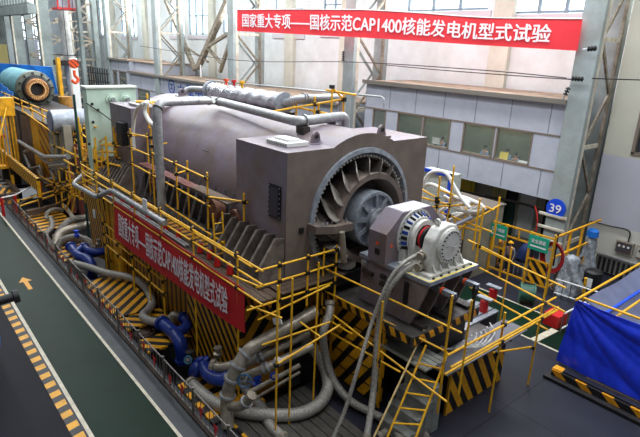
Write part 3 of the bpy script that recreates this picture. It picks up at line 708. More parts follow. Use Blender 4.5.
for y in (11.75, 12.85):
    t = thing('clamp_jack', '%s clamp bolt with orange collar on the end of the bed frame' % ('left of two: near' if y < 12 else 'far'), 'clamp', (-7.8, y, 3.32))
    t['label'] = 'nearer black clamp post with orange collar at the bed frame end' if y < 12 else 'farther black clamp post with orange collar at the bed frame end'
    MB().bar((-8.7, y, 4.5), (-7.7, y, 4.5), .16, .14).build('arm', GSTEEL, t)
    MB().lathe((-8.1, y, 4.5), (-1, 0, 0), [(0, .11), (.08, .11), (.08, 0), (0, 0)], 12).build('collar', ORANGE, t)
    MB().lathe((-7.78, y, 3.32), (0, 0, 1), [(0, .06), (.9, .05), (.9, .09), (1.22, .09), (1.26, 0)], 12).build('post', DKBR, t)
# bearing housing
HY = 12.33; hx0, hx1 = -10.5, -9.78
prof = [(HY-1.3, 4.9), (HY-1.32, 5.85), (HY-.68, 6.43), (HY+.66, 6.43), (HY+1.28, 5.85), (HY+1.28, 4.9)]
hou = thing('bearing_housing', 'mauve octagonal bearing housing with pale top and small warning triangles', 'bearing housing', (-10.1, HY, 4.905))
MB().prism([(hx0, y, z) for y, z in prof], (hx1-hx0, 0, 0)).build('casing', PURP, hou)
MB().box((hx0+.03, HY-.62, 6.43), (hx1-.03, HY+.6, 6.445)).build('top_plate', mat('pale_top', (214, 212, 218), (184, 182, 190), .4, 0, 2), hou)
MB().add([(-10.2, HY-1.331, 5.45), (-10.04, HY-1.331, 5.45), (-10.12, HY-1.333, 5.6)], [(0, 1, 2)]).build('warning_triangle', ORANGE, hou)
MB().add([(hx1+.006, HY-1.15, 5.42), (hx1+.006, HY-1.0, 5.42), (hx1+.006, HY-1.08, 5.56)], [(0, 1, 2)]).build('warning_triangle', ORANGE, hou)
MB().box((-10.2, HY-1.34, 5.15), (-10.03, HY-1.31, 5.33)).build('socket_plate', BLK, hou)
# white slotted coupling guard
cg = thing('coupling_guard', 'white round bolted guard with radial slots in front of the bearing housing', 'coupling guard', (-9.65, 12.25, 4.905))
MB().lathe((hx1, 12.25, ZC), (1, 0, 0), [(0, .8), (.05, .8), (.05, .68), (.26, .6), (.26, .3)], 48).build('ring_plate', WPAINT, cg, True)
MB().box((hx1+.01, 11.6, 4.905), (hx1+.2, 12.9, 5.3)).build('foot', WPAINT, cg)
for k in range(17):
    a = math.pi*(-.15+1.3*k/16); u = V((0, math.cos(a), math.sin(a)))
    MB().bar(V((hx1+.07, 12.25, ZC))+u*.68, V((hx1+.25, 12.25, ZC))+u*.615, .03, .1).build('slot', BLUEL if k % 2 else BLK, cg)
for k in range(28):
    a = 2*math.pi*k/28; MB().lathe((hx1+.06, 12.25+math.cos(a)*.74, ZC+math.sin(a)*.74), (1, 0, 0), [(0, .018), (.03, .018), (.03, 0)], 6).build('guard_bolt', DKBR, cg)
# arched bracket
br_ = thing('pedestal_bracket', 'white arched pedestal bracket between slotted guard and gearbox', 'bracket', (-9.35, 12.25, 4.905))
arch = [(-9.5, 12.25+.54, 4.91)]+[(-9.5, 12.25+math.cos(a)*.54, ZC+math.sin(a)*.54) for a in [math.pi*i/20 for i in range(21)]]+[(-9.5, 12.25-.54, 4.91)]
inner = [(-9.5, 12.25-.4, 4.91)]+[(-9.5, 12.25+math.cos(a)*.4, ZC+math.sin(a)*.4) for a in [math.pi-math.pi*i/20 for i in range(21)]]+[(-9.5, 12.25+.4, 4.91)]
mb = MB(); n = len(arch); inn = list(reversed(inner))
for dx in (0, .14): mb.add([V(p)+V((dx, 0, 0)) for p in arch+inn], [(i, i+1, i+1+n, i+n) for i in range(n-1)])
mb.add([V(p) for p in arch]+[V(p)+V((.14, 0, 0)) for p in arch], [(i, i+1, i+1+n, i+n) for i in range(n-1)]); mb.add([V(p) for p in inn]+[V(p)+V((.14, 0, 0)) for p in inn], [(i, i+1, i+1+n, i+n) for i in range(n-1)])
mb.build('arch', WPAINT, br_); MB().box((-9.6, 11.4, 4.905), (-9.15, 13.1, 4.97)).build('foot_plate', WPAINT, br_)
cp = thing('coupling', 'black coupling with a red ring between arched bracket and white gearbox', 'coupling', (-9.1, 12.25, ZC))
MB().lathe((-9.6, 12.25, ZC), (1, 0, 0), [(0, .3), (.25, .35), (.4, .35), (.4, .27), (.5, .27), (.5, .2), (.85, .2)], 28).build('drum', BLACKST, cp, True)
MB().lathe((-9.33, 12.25, ZC), (1, 0, 0), [(0, .36), (.06, .36), (.06, .28)], 28).build('red_ring', RED, cp)
MB().lathe((-9.0, 12.25, ZC), (1, 0, 0), [(0, .3), (.05, .3), (.05, .25), (.1, .25), (.1, .31), (.14, .31), (.14, 0)], 28).build('steel_collar', STEEL, cp, True)
# gearbox
gx = thing('gearbox', 'white gearbox with round bolted front cover and lifting eye', 'gearbox', (-8.6, 12.25, 4.905))
gp = [(11.5, 4.92), (11.45, 5.3), (11.55, 5.95), (11.8, 6.25), (12.2, 6.34), (12.55, 6.26), (12.8, 5.95), (12.9, 5.3), (12.92, 4.92)]
g0 = MB(); g0.prism([(-8.86, y, z) for y, z in gp], (.4, 0, 0))
o = g0.build('casing', WPAINT, gx); bv = o.modifiers.new('bevel', 'BEVEL'); bv.width = .06; bv.segments = 3
MB().lathe((-8.5, 12.2, 5.7), (1, 0, 0), [(0, .55), (.12, .53), (.12, .5), (.15, .48), (.15, .0)], 36).build('round_cover', WPAINT, gx, True)
for k in range(22):
    a = 2*math.pi*k/22; MB().lathe((-8.36, 12.2+math.cos(a)*.43, 5.7+math.sin(a)*.43), (1, 0, 0), [(0, .02), (.05, .02), (.05, 0)], 6).build('cover_bolt', DKBR, gx)
for p, q in (((-8.35, 12.0, 5.72), (-8.35, 12.12, 5.72)), ((-8.35, 12.25, 5.66), (-8.35, 12.37, 5.7))): MB().tube(fillet([p, V(p)+V((.06, 0, 0)), V(q)+V((.06, 0, 0)), q], .02), .015, 6).build('handle', STEEL, gx)
MB().box((-9.0, 11.3, 4.91), (-8.28, 13.2, 5.0)).build('foot_flange', WPAINT, gx)
for y in (11.55, 11.85, 12.2, 12.55, 12.88):
    MB().prism([(-8.5, y, 5.0), (-8.3, y, 5.0), (-8.48, y, 5.28)], (0, .05, 0)).build('foot_web', WPAINT, gx)
MB().lathe((-8.72, 11.9, 6.38), (0, 1, 0), [(0, .1), (.08, .1), (.08, .04), (0, .04), (0, .1)], 16).build('lifting_eye', WPAINT, gx)
MB().lathe((-8.75, 11.5, 5.45), (0, -1, 0), [(0, .12), (.06, .12), (.06, .08), (.14, .08), (.14, .11), (.2, .11), (.2, 0)], 14).build('pipe_flange', DPIPE, gx)
MB().lathe((-8.72, 11.5, 5.12), (-.1, -1, 0), [(0, .13), (.08, .13), (.08, .09), (.2, .09), (.2, .13), (.26, .13), (.26, 0)], 14).build('pipe_flange', DPIPE, gx)
# bed platform (striped)
bp = thing('bed_platform', 'striped steel platform beneath the mauve bed frame', 'platform', (-10, 12.6, 0))
MB().box((-12.0, 11.05, 0), (-9.95, 13.9, 3.0)).build('core', BLACKST, bp); MB().box((-9.95, 11.95, 0), (-8.6, 13.9, 3.0)).build('core', BLACKST, bp)
MB().box((-11.95, 10.98, .1), (-9.45, 11.05, 2.95)).build('striped_panel', ST_PANEL, bp)
MB().box((-12.0, 10.7, 3.0), (-8.2, 13.95, 3.3)).build('top_slab', mat('grimy_deck', (92, 88, 86), (56, 52, 50), .5, .3, 2), bp)
MB().box((-11.9, 10.68, 3.04), (-8.3, 10.7, 3.27)).build('striped_edge', stripes('edge_stripes', (1, 0, .5), .42), bp)
MB().box((-8.2, 10.75, 3.04), (-8.18, 13.9, 3.27)).build('striped_edge', stripes('edge_stripes_end', (0, 1, .5), .42), bp)
for x in (-11.9, -9.5): MB().box((x-.04, 10.93, .05), (x+.04, 11.0, 3.0)).build('frame_post', YELS, bp)
for z in (.6, 1.2, 1.8, 2.4): MB().tube([(-11.95, 10.96, z), (-9.45, 10.96, z)], .018, 6).build('guard_wire', BLACKST, bp, True)
for y in (11.2, 12.3, 13.4): MB().box((-9.6, y, 3.3), (-8.3, y+.25, 3.42)).build('bearer', DKBR, bp)
# lower right deck (striped face)
ld = thing('low_deck', 'low striped steel deck with grey plate top, in front of the gearbox', 'platform', (-9.2, 14.8, 0))
MB().box((-10.4, 12.46, 0), (-8.0, 15.6, 1.66)).build('core', BLACKST, ld); MB().box((-10.4, 15.62, 0), (-9.2, 17.0, 1.66)).build('rear_core', BLACKST, ld)
MB().box((-8.0, 12.46, 0), (-7.96, 15.6, 1.6)).build('striped_face', stripes('tall_end_stripes', (0, 1, .62), .56, (244, 176, 24), (24, 22, 24), .52), ld)
MB().box((-10.45, 12.4, 1.66), (-7.95, 15.65, 1.74)).build('top_plate', mat('grey_plate', (96, 92, 92), (50, 46, 46), .4, .3, 2.5), ld)
for i in range(5): MB().box((-10.4+i*.26, 14.9, 1.74), (-10.2+i*.26, 17.0, 1.8)).build('grating_strip', GSTEEL, ld)
MB().box((-8.02, 12.42, 0), (-7.94, 12.5, 1.7)).build('corner_angle', YELS, ld)
tag(MB().box((-8.55, 11.75, 1.9), (-7.62, 16.3, 1.95)).build('gangway_plate', mat('gangway_grey', (112, 112, 122), (92, 92, 100), .4, .3, 1)), 'long narrow grey gangway plate along the top of the striped deck edge', 'gangway')
for y in (12.5, 13.9, 15.4): tag(MB().box((-8.0, y, 1.74), (-7.7, y+.08, 1.9)).build('plate_bearer', BLACKST), 'short black bearer under the grey gangway plate', 'bearer', 'bearers under the gangway plate')
# ribbed planks between platform and steps
gp_ = thing('ribbed_planks', 'pale ribbed steel planks bridging behind the yellow ladder', 'planks', (-8.9, 11.3, 0))
for i in range(5): MB().box((-9.9, 11.7-.2*i, 2.3), (-7.8, 11.87-.2*i, 2.36)).build('plank', mat('plank_grey', (176, 178, 172), (134, 134, 128), .5, .3, 2) if i == 0 else bpy.data.materials['plank_grey'], gp_)
MB().box((-9.9, 10.95, 0), (-9.82, 11.03, 2.3)).build('leg', BLACKST, gp_); MB().box((-7.9, 11.8, 0), (-7.82, 11.87, 2.3)).build('leg', BLACKST, gp_)
# steel steps
st = thing('steel_steps', 'grey worn steel steps behind the yellow ladder', 'steps', (-8.2, 11.2, 0))
for i in range(4):
    z = .4*(4-i); y = 11.7-.34*i
    MB().box((-8.85, y-.36, .02), (-7.7, y, z-.0)).build('step', mat('step_grey', (160, 162, 156), (112, 112, 106), .5, .3, 3) if i == 0 else bpy.data.materials['step_grey'], st)
# ================================================================== BANNERS
def banner(name, label, pts, txt, m_, vt=(.2, .82), uu=(.06, .95), curve=True):
    """pts: list of (top, bottom) world points along the cloth"""
    pts = [(V(a), V(b)) for a, b in pts]; n = len(pts)
    L = [0]
    for i in range(1, n): L.append(L[-1]+(pts[i][0]-pts[i-1][0]).length)
    L = [l/L[-1] for l in L]
    def fn(u, v, off=0):
        u = max(0, min(.99999, u)); i = max(k for k in range(n-1) if L[k] <= u); t = (u-L[i])/(L[i+1]-L[i])
        a = pts[i][0].lerp(pts[i+1][0], t); b = pts[i][1].lerp(pts[i+1][1], t); return b.lerp(a, v)+V((0, off+.012*math.sin(u*26+v*2), 0))
    mid = (pts[0][0]+pts[-1][1])/2
    t = thing(name, label, 'banner', mid)
    cl = MB().grid(lambda u, v: fn(u, v), 60, 4, (0, .015, 0)).build('cloth', m_, t, True)
    sign_text(txt, lambda u, v: fn(u, v, -.05), uu[0], uu[1], vt[0], vt[1], LETTER, t, 'lettering')
    return t, fn
TXT = '国家重大专项——国核示范CAP1400核能发电机型式试验'
ks = [(237, 9.6, 31, 24.6), (300, 9.2, 34.3, 25), (368, 9.7, 37.8, 25.5), (425, 13.2, 41.2, 26), (481, 17.7, 45, 26.3), (582.6, 18.8, 50.8, 26.5)]
bt, bfn = banner('banner', 'long bright red banner with white characters hung high across the upper wall', [(P(x, a, 1, y), P(x-(.0 if x < 300 else (x-300)*.02), b, 1, y)) for x, a, b, y in ks], TXT, BANR, (.2, .8), (.03, .95))
MB().tube(spline([bfn(k/12, 1) for k in range(12)]+[bfn(.999, 1)], 3), .035, 6).build('top_rope', WHITE, bt, True)
ks = [(113.5, 201, 238, 7.62), (150, 225, 266, 7.62), (180, 246.5, 288, 7.62), (210, 267, 311, 7.62), (243.5, 289.5, 333.5, 7.62)]
lb, lfn = banner('banner', 'deep red banner with white characters hung on the near scaffold rail below the generator', [(P(x, a, 1, y), P(x+1, b, 1, y)) for x, a, b, y in ks], TXT, BANR2, (.2, .8), (.065, .92))
# ================================================================== SCAFFOLDS
def rr(p, q): return (V(p), V(q))
# near deck railing
YN = 7.66
poles = [rr((x, YN, zb), (x, YN, 5.15)) for x, zb in ((-27.3, 3.0), (-25.2, 3.0), (-23.0, 3.0), (-20.6, 2.8), (-18.0, 2.8), (-15.43, .0), (-12.6, .0))]
rails = [rr((-27.4, YN-.04, z), (-11.2, YN-.04, z)) for z in (5.05, 4.62, 4.0)]+[rr((-26, YN+.25, 4.75), (-12.2, YN+.25, 4.75))]
scaffold('deck_railing', 'long yellow tube railing along the near generator deck edge, above the deep red banner', 'railing', poles, rails)
# front railing along Y
xf = -11.35
poles = [rr((xf, y, 3.4), (xf, y, 5.1)) for y in (8.3, 9.35)]+[rr((xf, 10.5, 2.4), (xf, 10.5, 5.15))]
rails = [rr((xf-.03, 7.5, 5.0), (xf-.03, 10.6, 5.0)), rr((xf-.03, 7.5, 4.5), (xf-.03, 10.6, 4.5)), rr((xf-.03, 7.2, 3.88), (xf-.03, 10.4, 3.88)), rr((xf-.9, 7.3, 4.6), (xf+.1, 7.5, 4.6))]
scaffold('end_railing', 'short yellow tube railing across the plank walkway end in front of the generator corner', 'railing', poles, rails)
# working tower left near the riser pipe
poles = [rr((-22.43, 8.4, 4), (-22.43, 8.4, 7.4)), rr((-20.25, 8.4, 4), (-20.25, 8.4, 7.75)), rr((-22.1, 9.0, 4), (-22.1, 9.0, 7.2)), rr((-18.09, 8.4, 4), (-18.09, 8.4, 6.8)), rr((-15.72, 8.4, 4), (-15.72, 8.4, 6.85)), rr((-18.4, 9.0, 4), (-18.4, 9.0, 6.7)), rr((-14.2, 9.0-.1, 4), (-14.2, 8.9, 6.4))]
rails = [rr((-22.6, 8.36, 7.2), (-20.2, 8.36, 7.35)), rr((-22.6, 8.36, 6.6), (-20.1, 8.36, 6.6)), rr((-22.6, 8.36, 5.9), (-15.5, 8.36, 5.7)), rr((-20.2, 8.36, 6.75), (-15.6, 8.36, 6.65)),
         rr((-22.45, 8.3, 7.1), (-22.1, 9.1, 7.1)), rr((-15.72, 8.36, 6.0), (-14.1, 9.0, 6.1)), rr((-20.25, 8.4, 7.0), (-20.6, 9.2, 7.0)), rr((-18.1, 8.3, 6.3), (-18.5, 9.1, 6.3)), rr((-19, 8.3, 4.9), (-14.5, 8.3, 4.7))]
scaffold('scaffold', 'yellow tube scaffold with red-brown boards beside the vertical silver pipe on the near deck', 'scaffold', poles, rails, None, .035, None,
         [(((-21.9, 8.45, 5.95), (-17.2, 8.85, 6.0)), DRED), (((-17.2, 8.5, 5.95), (-14.6, 8.95, 6.0)), WOOD)])
ld1 = thing('ladder', 'small yellow ladder beside the rusty round flange at the scaffold end', 'ladder', (-14.5, 8.2, 4))
for y in (8.05, 8.4): MB().tube([(-14.6, y, 4.0), (-14.75, y, 5.7)], .03, 8).build('stile', YEL, ld1, True)
for k in range(4): MB().tube([(-14.62-.03*k, 8.05, 4.3+.35*k), (-14.62-.03*k, 8.4, 4.3+.35*k)], .022, 6).build('rung', YEL, ld1, True)
# tall near-front scaffold over the pipes
F1 = 8.0
pl = []
for (px, py0, py1) in ((273, 300, 437), (286, 268, 400), (328, 250, 392)):
    pass
def vert(px, py, y, z0, z1):
    p = P(px, py, 1, y); return rr((p.x, y, z0), (p.x, y, z1))
poles = [vert(277, 340, 7.6, -.0, 4.9), vert(291, 340, 8.2, 0, 4.9), vert(316, 330, 9.3, .0, 5.05)]
rails = [rr(P(258, 320, 1, 7.6), P(330, 285, 1, 9.5)), rr(P(262, 345, 1, 7.6), P(330, 322, 1, 9.6)), rr(P(276, 365, 1, 7.6), P(340, 325, 1, 9.8)), rr(P(300, 322, 1, 9.0), P(322, 338, 1, 9.2)), rr(P(250, 306, 1, 7.5), P(282, 318, 1, 8.0))]
scaffold('pipe_scaffold', 'yellow tube scaffold rising in front of the three parallel grey pipes', 'scaffold', poles, rails, None, .03)
# long rails passing in front of the bed platform
Y2 = 10.3
poles = [vert(383, 300, Y2, .6, 4.2), vert(322, 300, Y2, 1.2, 5.0), vert(472, 300, 11.2, 2.0, 4.9)]
rails = [rr(P(311, 262, 1, Y2), P(462, 333, 1, 11.1)), rr(P(313, 285, 1, Y2), P(447, 352, 1, 11.1)), rr(P(320, 305, 1, Y2), P(447, 402, 1, 10.6)), rr(P(321, 327, 1, Y2), P(400, 372, 1, 10.4)), rr(P(322, 316, 1, Y2), P(352, 334, 1, Y2))]
scaffold('platform_scaffold', 'yellow tube scaffold in front of the broad-striped panel under the bearing', 'scaffold', poles, rails, None, .03)
# ladder at the front
lad = thing('ladder', 'long yellow tube ladder leaning in front of the grey steel steps', 'ladder', (-8, 10.3, 0))
A0, A1 = P(394, 437, 2, .25), P(421, 356, 2, 2.4); A1 = P(424, 350, 0, A0.x-.15)
p0, p1 = P(384, 445, 0, -7.75), P(426, 345, 0, -8.1); q0, q1 = P(413, 445, 0, -7.1), P(448, 352, 0, -7.45)
MB().tube([p0, p1], .032, 8).build('stile', YEL, lad, True); MB().tube([q0, q1], .032, 8).build('stile', YEL, lad, True)
for k in range(6):
    t_ = .06+.15*k; MB().tube([V(p0).lerp(p1, t_), V(q0).lerp(q1, t_)], .026, 6).build('rung', YEL, lad, True)
lw = tag(MB().tube([P(374, 437, 0, -7.9), P(424, 330, 0, -8.3)], .03, 8).build('slanting_tube', mat('pale_worn_tube', (206, 190, 150), (190, 150, 70), .5, 0, 4), None, True), 'pale worn slanting tube leaning just left of the long yellow ladder', 'tube')
#lw2 = tag(MB().tube([P(430, 440, 0, -7.0), P(458, 352, 0, -7.3)], .032, 8).build('slanting_tube', YEL, None, True), 'yellow slanting tube leaning just right of the long yellow ladder', 'tube')
# right railing frame on legs
xr = -7.2
poles = [rr((xr, 13.73, 0), (xr, 13.73, 3.6)), rr((xr, 16.14, 0), (xr, 16.14, 5.6)), rr((xr-.1, 11.0, 1.2), (xr-.1, 11.0, 4.9)), rr((-9.6, 18.0, 0), (-9.6, 18.0, 4.0)), rr((-11.9, 17.6, 0), (-11.9, 17.6, 4.2))]
rails = [rr((xr+.05, 10.9, 3.2), (xr+.05, 16.9, 3.2)), rr((xr+.05, 10.9, 2.6), (xr+.05, 17.2, 2.62)), rr((xr+.2, 10.9, 2.9), (xr+.2, 16.9, 2.9)), rr((xr-.1, 13.6, 2.2), (xr-.1, 16.4, 1.4)),
         rr(P(478, 247, 1, 17.8), P(566, 288, 1, 17.2)), rr(P(480, 268, 1, 17.8), P(565, 312, 1, 16.4)), rr(P(470, 287, 1, 17.4), P(548, 330, 1, 16.3))]
scaffold('railing_frame', 'yellow tube railing on thin legs around the low striped deck, nearest the blue tarpaulin', 'railing', poles, rails, None, .035)
# scaffold behind the gearbox with the white hoses
def pv(px, py0, py1, y, lab=None):
    a = P(px, py1, 1, y); b = P(px, py0, 1, y); return rr((a.x, y, a.z), (a.x, y, b.z))
poles = [pv(446, 164, 235, 17.5), pv(434, 175, 232, 17.2), pv(473, 197, 250, 17.6), pv(476, 205, 262, 17), pv(452, 212, 246, 18.5), pv(462, 206, 240, 18.4), pv(492, 195, 250, 19)]
rails = [rr(P(440, 190, 1, 17.4), P(494, 210, 1, 18.6)), rr(P(420, 197, 1, 16.8), P(450, 205, 1, 17.6)), rr(P(430, 207, 1, 17), P(478, 204, 1, 18)), rr(P(440, 240, 1, 17), P(500, 205, 1, 18.8)), rr(P(440, 222, 1, 17.6), P(480, 231, 1, 17.8)), rr(P(440, 212, 1, 17.5), P(492, 232, 1, 18)), rr(P(418, 187, 1, 17), P(440, 200, 1, 17.2)), rr(P(468, 240, 1, 17), P(512, 262, 1, 17.4))]
scaffold('hose_scaffold', 'yellow scaffold behind the gearbox carrying loops of thick white hose', 'scaffold', poles, rails, None, .04)
tag(MB().bar(P(455, 225, 1, 17.2), P(472, 217, 1, 17.6), .3, .06).build('scaffold_board', mat('blue_grey_board', (112, 114, 128), None, .7)), 'grey board lying across the yellow hose scaffold', 'board')
wh = [[(421, 200), (423, 185), (429, 174), (438, 171), (447, 174), (454, 186), (462, 199), (470, 208)], [(420, 190), (430, 184), (444, 190), (455, 197), (470, 203)],
      [(444, 196), (452, 200), (466, 200), (480, 204), (482, 210), (470, 212), (455, 208), (450, 200), (462, 197), (478, 203)], [(441, 204), (455, 204), (462, 210), (476, 213), (484, 208), (474, 202), (458, 199), (446, 199)],
      [(432, 229), (450, 220), (470, 211), (480, 206)], [(447, 207), (440, 212), (446, 218), (456, 214), (470, 214)]]
wl = ['tall arched loop of white hose rising behind the generator corner', 'lower white hose arching left from the blue-edged panel', 'uppermost coil of thick white hose on the scaffold', 'second coil of white hose lying inside the uppermost one', 'straight white hose sloping down towards the gearbox', 'small bent end of white hose under the coils']
for k, (pts, l) in enumerate(zip(wh, wl)):
    tag(MB().tube(spline([P(x, y, 1, 17.6+.12*k+.0*i) for i, (x, y) in enumerate(pts)], 6), .075, 8).build('white_hose', WHITE, None, True), l, 'hose')
bpn = thing('cable_cabinet', 'tall white panel with blue edges behind the generator corner', 'cabinet', P(430, 208, 1, 19))
a, b = P(423, 168, 1, 19.3), P(444, 210, 1, 19.3)
MB().box((a.x, 19.3, 3.0), (b.x+.3, 19.9, a.z)).build('panel', mat('speckled_panel', (206, 208, 204), (150, 160, 150), .6, 0, 12), bpn)
MB().box((b.x+.1, 19.2, 3.0), (b.x+.32, 19.3, a.z+.05)).build('blue_edge', BBLUE, bpn); MB().box((a.x, 19.2, a.z-.1), (b.x+.3, 19.3, a.z+.05)).build('blue_top', BBLUE, bpn)
MB().box((a.x+.1, 19.3, 0), (b.x+.2, 19.9, 3.0)).build('stand', BLACKST, bpn)
# ================================================================== PIPES
def pipe(name, label, cat, pts, r, m_, bend=.35, group=None, flanges=(), clamps=(), n=14):
    pts = [V(p) for p in pts]; t = thing(name, label, cat, min(pts, key=lambda p: p.z), group)
    path = fillet(pts, bend) if bend else spline(pts, 8)
    MB().tube(path, r, n).build('pipe_run', m_, t, True)
    for i, f in enumerate(flanges):
        k = min(int(f*(len(path)-1)), len(path)-2); d = (path[k+1]-path[k]).normalized()
        MB().lathe(path[k]-d*.05, d, [(0, r), (0, r*1.3), (.07, r*1.3), (.07, r)], n).build('flange', STEEL if m_ is DPIPE else m_, t)
    for f in clamps:
        k = min(int(f*(len(path)-1)), len(path)-2); d = (path[k+1]-path[k]).normalized()
        MB().lathe(path[k]-d*.03, d, [(0, r), (0, r*1.15), (.06, r*1.15), (.06, r)], n).build('clamp', BLACKST, t)
    return t
pipe('insulated_pipe', 'big silver pipe rising beside the scaffold and running over the generator crown', 'pipe',
     [(P(159.5, 160, 1, 8.2).x, 8.2, 4.0), (P(159.5, 160, 1, 8.2).x, 8.2, P(160, 103, 1, 8.2).z), (-21.0, 11.7, 8.62), (-14.1, 10.97, 8.6), (-14.4, 13.4, 8.65), (-14.4, 13.45, 8.05)], .17, PIPE, .5, None, (.72,), (.12, .3, .5))
tag(MB().box((-14.3, 11.05, 8.2), (-13.9, 11.35, 8.44)).build('pipe_support', DKBR), 'dark pipe shoe under the silver pipe bend on the crown', 'support')
# foil wrapped cooler
TY = 14.2
ta, tb = P(211, 90, 1, TY), P(284, 104, 1, TY)
tk = thing('foil_wrapped_cooler', 'long cylindrical cooler wrapped in shiny crinkled foil lying behind the generator crown', 'cooler', ((ta.x+tb.x)/2, TY, ta.z-.7))
zc = (ta.z+tb.z)/2
def foil(u, v):
    a = 2*math.pi*v; r = .42*(1+.05*math.sin(u*41+3*a)+.04*math.sin(u*90+a*5)); 
    if u < .02 or u > .98: r *= .9
    return (ta.x+(tb.x-ta.x)*u, TY+math.cos(a)*r, zc+math.sin(a)*r)
MB().grid(foil, 60, 20).build('foil_body', FOIL, tk, True)
for x in (ta.x, tb.x): MB().lathe((x-.05, TY, zc), (1, 0, 0), [(0, 0), (0, .5), (.1, .5), (.1, 0)], 20).build('end_flange', GSTEEL, tk)
for k in range(7):
    x = ta.x+.5+k*(tb.x-ta.x-.9)/6; MB().prism([(x, TY-.5, zc-.4), (x+.3, TY-.5, zc-.9), (x+.6, TY-.5, zc-.4)], (0, 1.0, 0)).build('saddle', BLACKST, tk)
MB().box((ta.x-.2, TY-.55, zc-1.0), (tb.x+.2, TY+.55, zc-.85)).build('support_beam', DKBR, tk)
for x in (ta.x+.4, (ta.x+tb.x)/2, tb.x-.4): MB().box((x-.1, TY-.1, zc-1.7), (x+.1, TY+.1, zc-.98)).build('leg', BLACKST, tk)
for k, mm in enumerate((ORANGE, RED, YEL)):
    x = ta.x+1.6+.75*k; MB().lathe((x, TY, zc+.4), (0, 0, 1), [(0, .06), (.2, .06), (.2, .13), (.32, .13), (.32, 0)], 10).build('valve_cap', mm, tk)
pipe('branch_pipe', 'short silver elbow pipe feeding the left end of the foil-wrapped cooler', 'pipe', [P(184, 101, 1, TY-.6), P(184, 92, 1, TY-.6), P(190, 89, 1, TY-.3), ta+V((.0, 0, 0))], .17, PIPE, .3, None, (.3,))
pa = tb; pipe('outlet_pipe', 'silver pipe from the right end of the foil-wrapped cooler, bending down beside the column', 'pipe', [tb, P(300, 98, 1, TY+.3), P(342, 97, 1, 17.5), P(342, 112, 1, 17.5)], .17, PIPE, .4, None, (.12, .4, .5), (), 12)
poles = [pv(x, a, b, y) for x, a, b, y in ((331, 86, 118, 15.4), (343, 94, 114, 16), (314, 96, 122, 15), (296, 98, 120, 14.6), (286, 103, 118, 14.5), (318, 104, 124, 15.2))]
rails = [rr(P(270, 112, 1, 13.4), P(344, 99, 1, 16)), rr(P(286, 105, 1, 14.5), P(338, 116, 1, 15.6)), rr(P(326, 90, 1, 15.4), P(356, 95, 1, 16)), rr(P(282, 114, 1, 14.2), P(318, 122, 1, 15)), rr(P(331, 86, 1, 15.4), P(344, 100, 1, 16))]
scaffold('top_scaffold', 'yellow tube scaffold behind the generator crown, right of the foil-wrapped cooler', 'scaffold', poles, rails, None, .045)
tag(MB().tube(fillet([P(206, 80, 1, 26.2), P(384, 97, 1, 24), P(384, 108, 1, 24)], .3), .06, 8).build('conduit', PIPE, None, True), 'thin grey conduit rail running behind the foil-wrapped cooler to the office', 'conduit')
# lower rail pipe near deck, with elbow
pipe('deck_pipe', 'silver pipe with square bend outside the deck railing, left of the deep red banner', 'pipe',
     [P(88, 177, 1, 8.6), P(86, 172, 1, 8.4)+V((0, 0, 0)), P(73, 184, 1, 7.5), P(97, 197, 1, 7.35), P(112, 190, 1, 7.58), P(165, 223, 1, 7.52)], .115, PIPE, .35, None, (), (.75,))
tag(MB().prism([P(142, 198, 1, 7.45), P(146.5, 200, 1, 7.45), P(146.8, 213, 1, 7.45), P(142.3, 211, 1, 7.45)], (0, .02, 0)).build('notice_board', WHITE), 'small white notice plate tied to the near railing above the deep red banner', 'notice')
# white hose loop by rear box
for pts, l in (([(134, 150), (133, 130), (136, 112), (145, 103), (158, 101), (190, 101), (214, 101)], 'thick white hose curving up over the rear generator box to the crown'), ([(146, 102), (145, 112), (150, 122), (157, 126)], 'short white hose loop hanging inside the yellow scaffold frame')):
    tag(MB().tube(spline([P(x, y, 1, 8.9 if i < 4 else 9.2+.25*i) for i, (x, y) in enumerate(pts)], 6), .09, 8).build('white_hose', WHITE, None, True), l, 'hose')
poles = [pv(149, 94, 128, 9.2), pv(170, 98, 104, 10)]; rails = [rr(P(137, 101, 1, 9.1), P(172, 103, 1, 10)), rr(P(148, 101, 1, 9.2), P(158, 107, 1, 9.2)), rr(P(136, 102, 1, 9), P(215, 101, 1, 11.5))]
scaffold('hose_support', 'small yellow tube frame holding the white hose above the rear generator box', 'scaffold', poles, rails, None, .045)
# ---- pipes and hoses in the trench
def hose(pts, z, r, m_, label, y=None, n=8, name='hose', group=None):
    q = [P(x, y_, 2, zz) for (x, y_), zz in zip(pts, z if isinstance(z, (list, tuple)) else [z]*len(pts))]
    t = thing(name, label, 'hose' if name != 'pipe' else 'pipe', min(q, key=lambda p: p.z), group)
    path = spline(q, n); MB().tube(path, r, 12).build('run', m_, t, True)
    for k in (0, len(path)-2):
        d = (path[k+1]-path[k]).normalized(); MB().lathe(path[k]-d*.06, d, [(0, r*.9), (0, r*1.25), (.14, r*1.25), (.14, r*.9)], 12).build('end_flange', DPIPE if m_ != BLUE else BLUE, t)
    return t
hose([(89, 217), (72, 220), (62, 228), (56, 238)], [.9, .9, .6, .1], .2, RUBH, 'upper thick grey pipe curving left out of the leaning striped wall')
hose([(90, 224), (68, 230), (58, 237), (56, 250)], [.6, .6, .4, -.1], .24, DPIPE, 'lower thick grey pipe curving left below the upper one, beside the striped wall')
hose([(56, 250), (62, 241), (74, 237), (86, 240), (94, 249)], [0, .4, .6, .5, .1], .19, RUBH, 'low grey arched pipe just above the left pair of blue elbows')
hose([(95, 249), (102, 243), (112, 238), (121, 235)], [.1, .5, .8, 1.0], .16, RUBH, 'short grey pipe rising right from the arched pipe towards the foundation')
hose([(51, 219), (52, 227), (46, 234), (49, 243), (57, 249)], [.3, .2, .0, -.1, -.1], .15, RUBH, 'thin grey hose snaking down the far end of the trench')
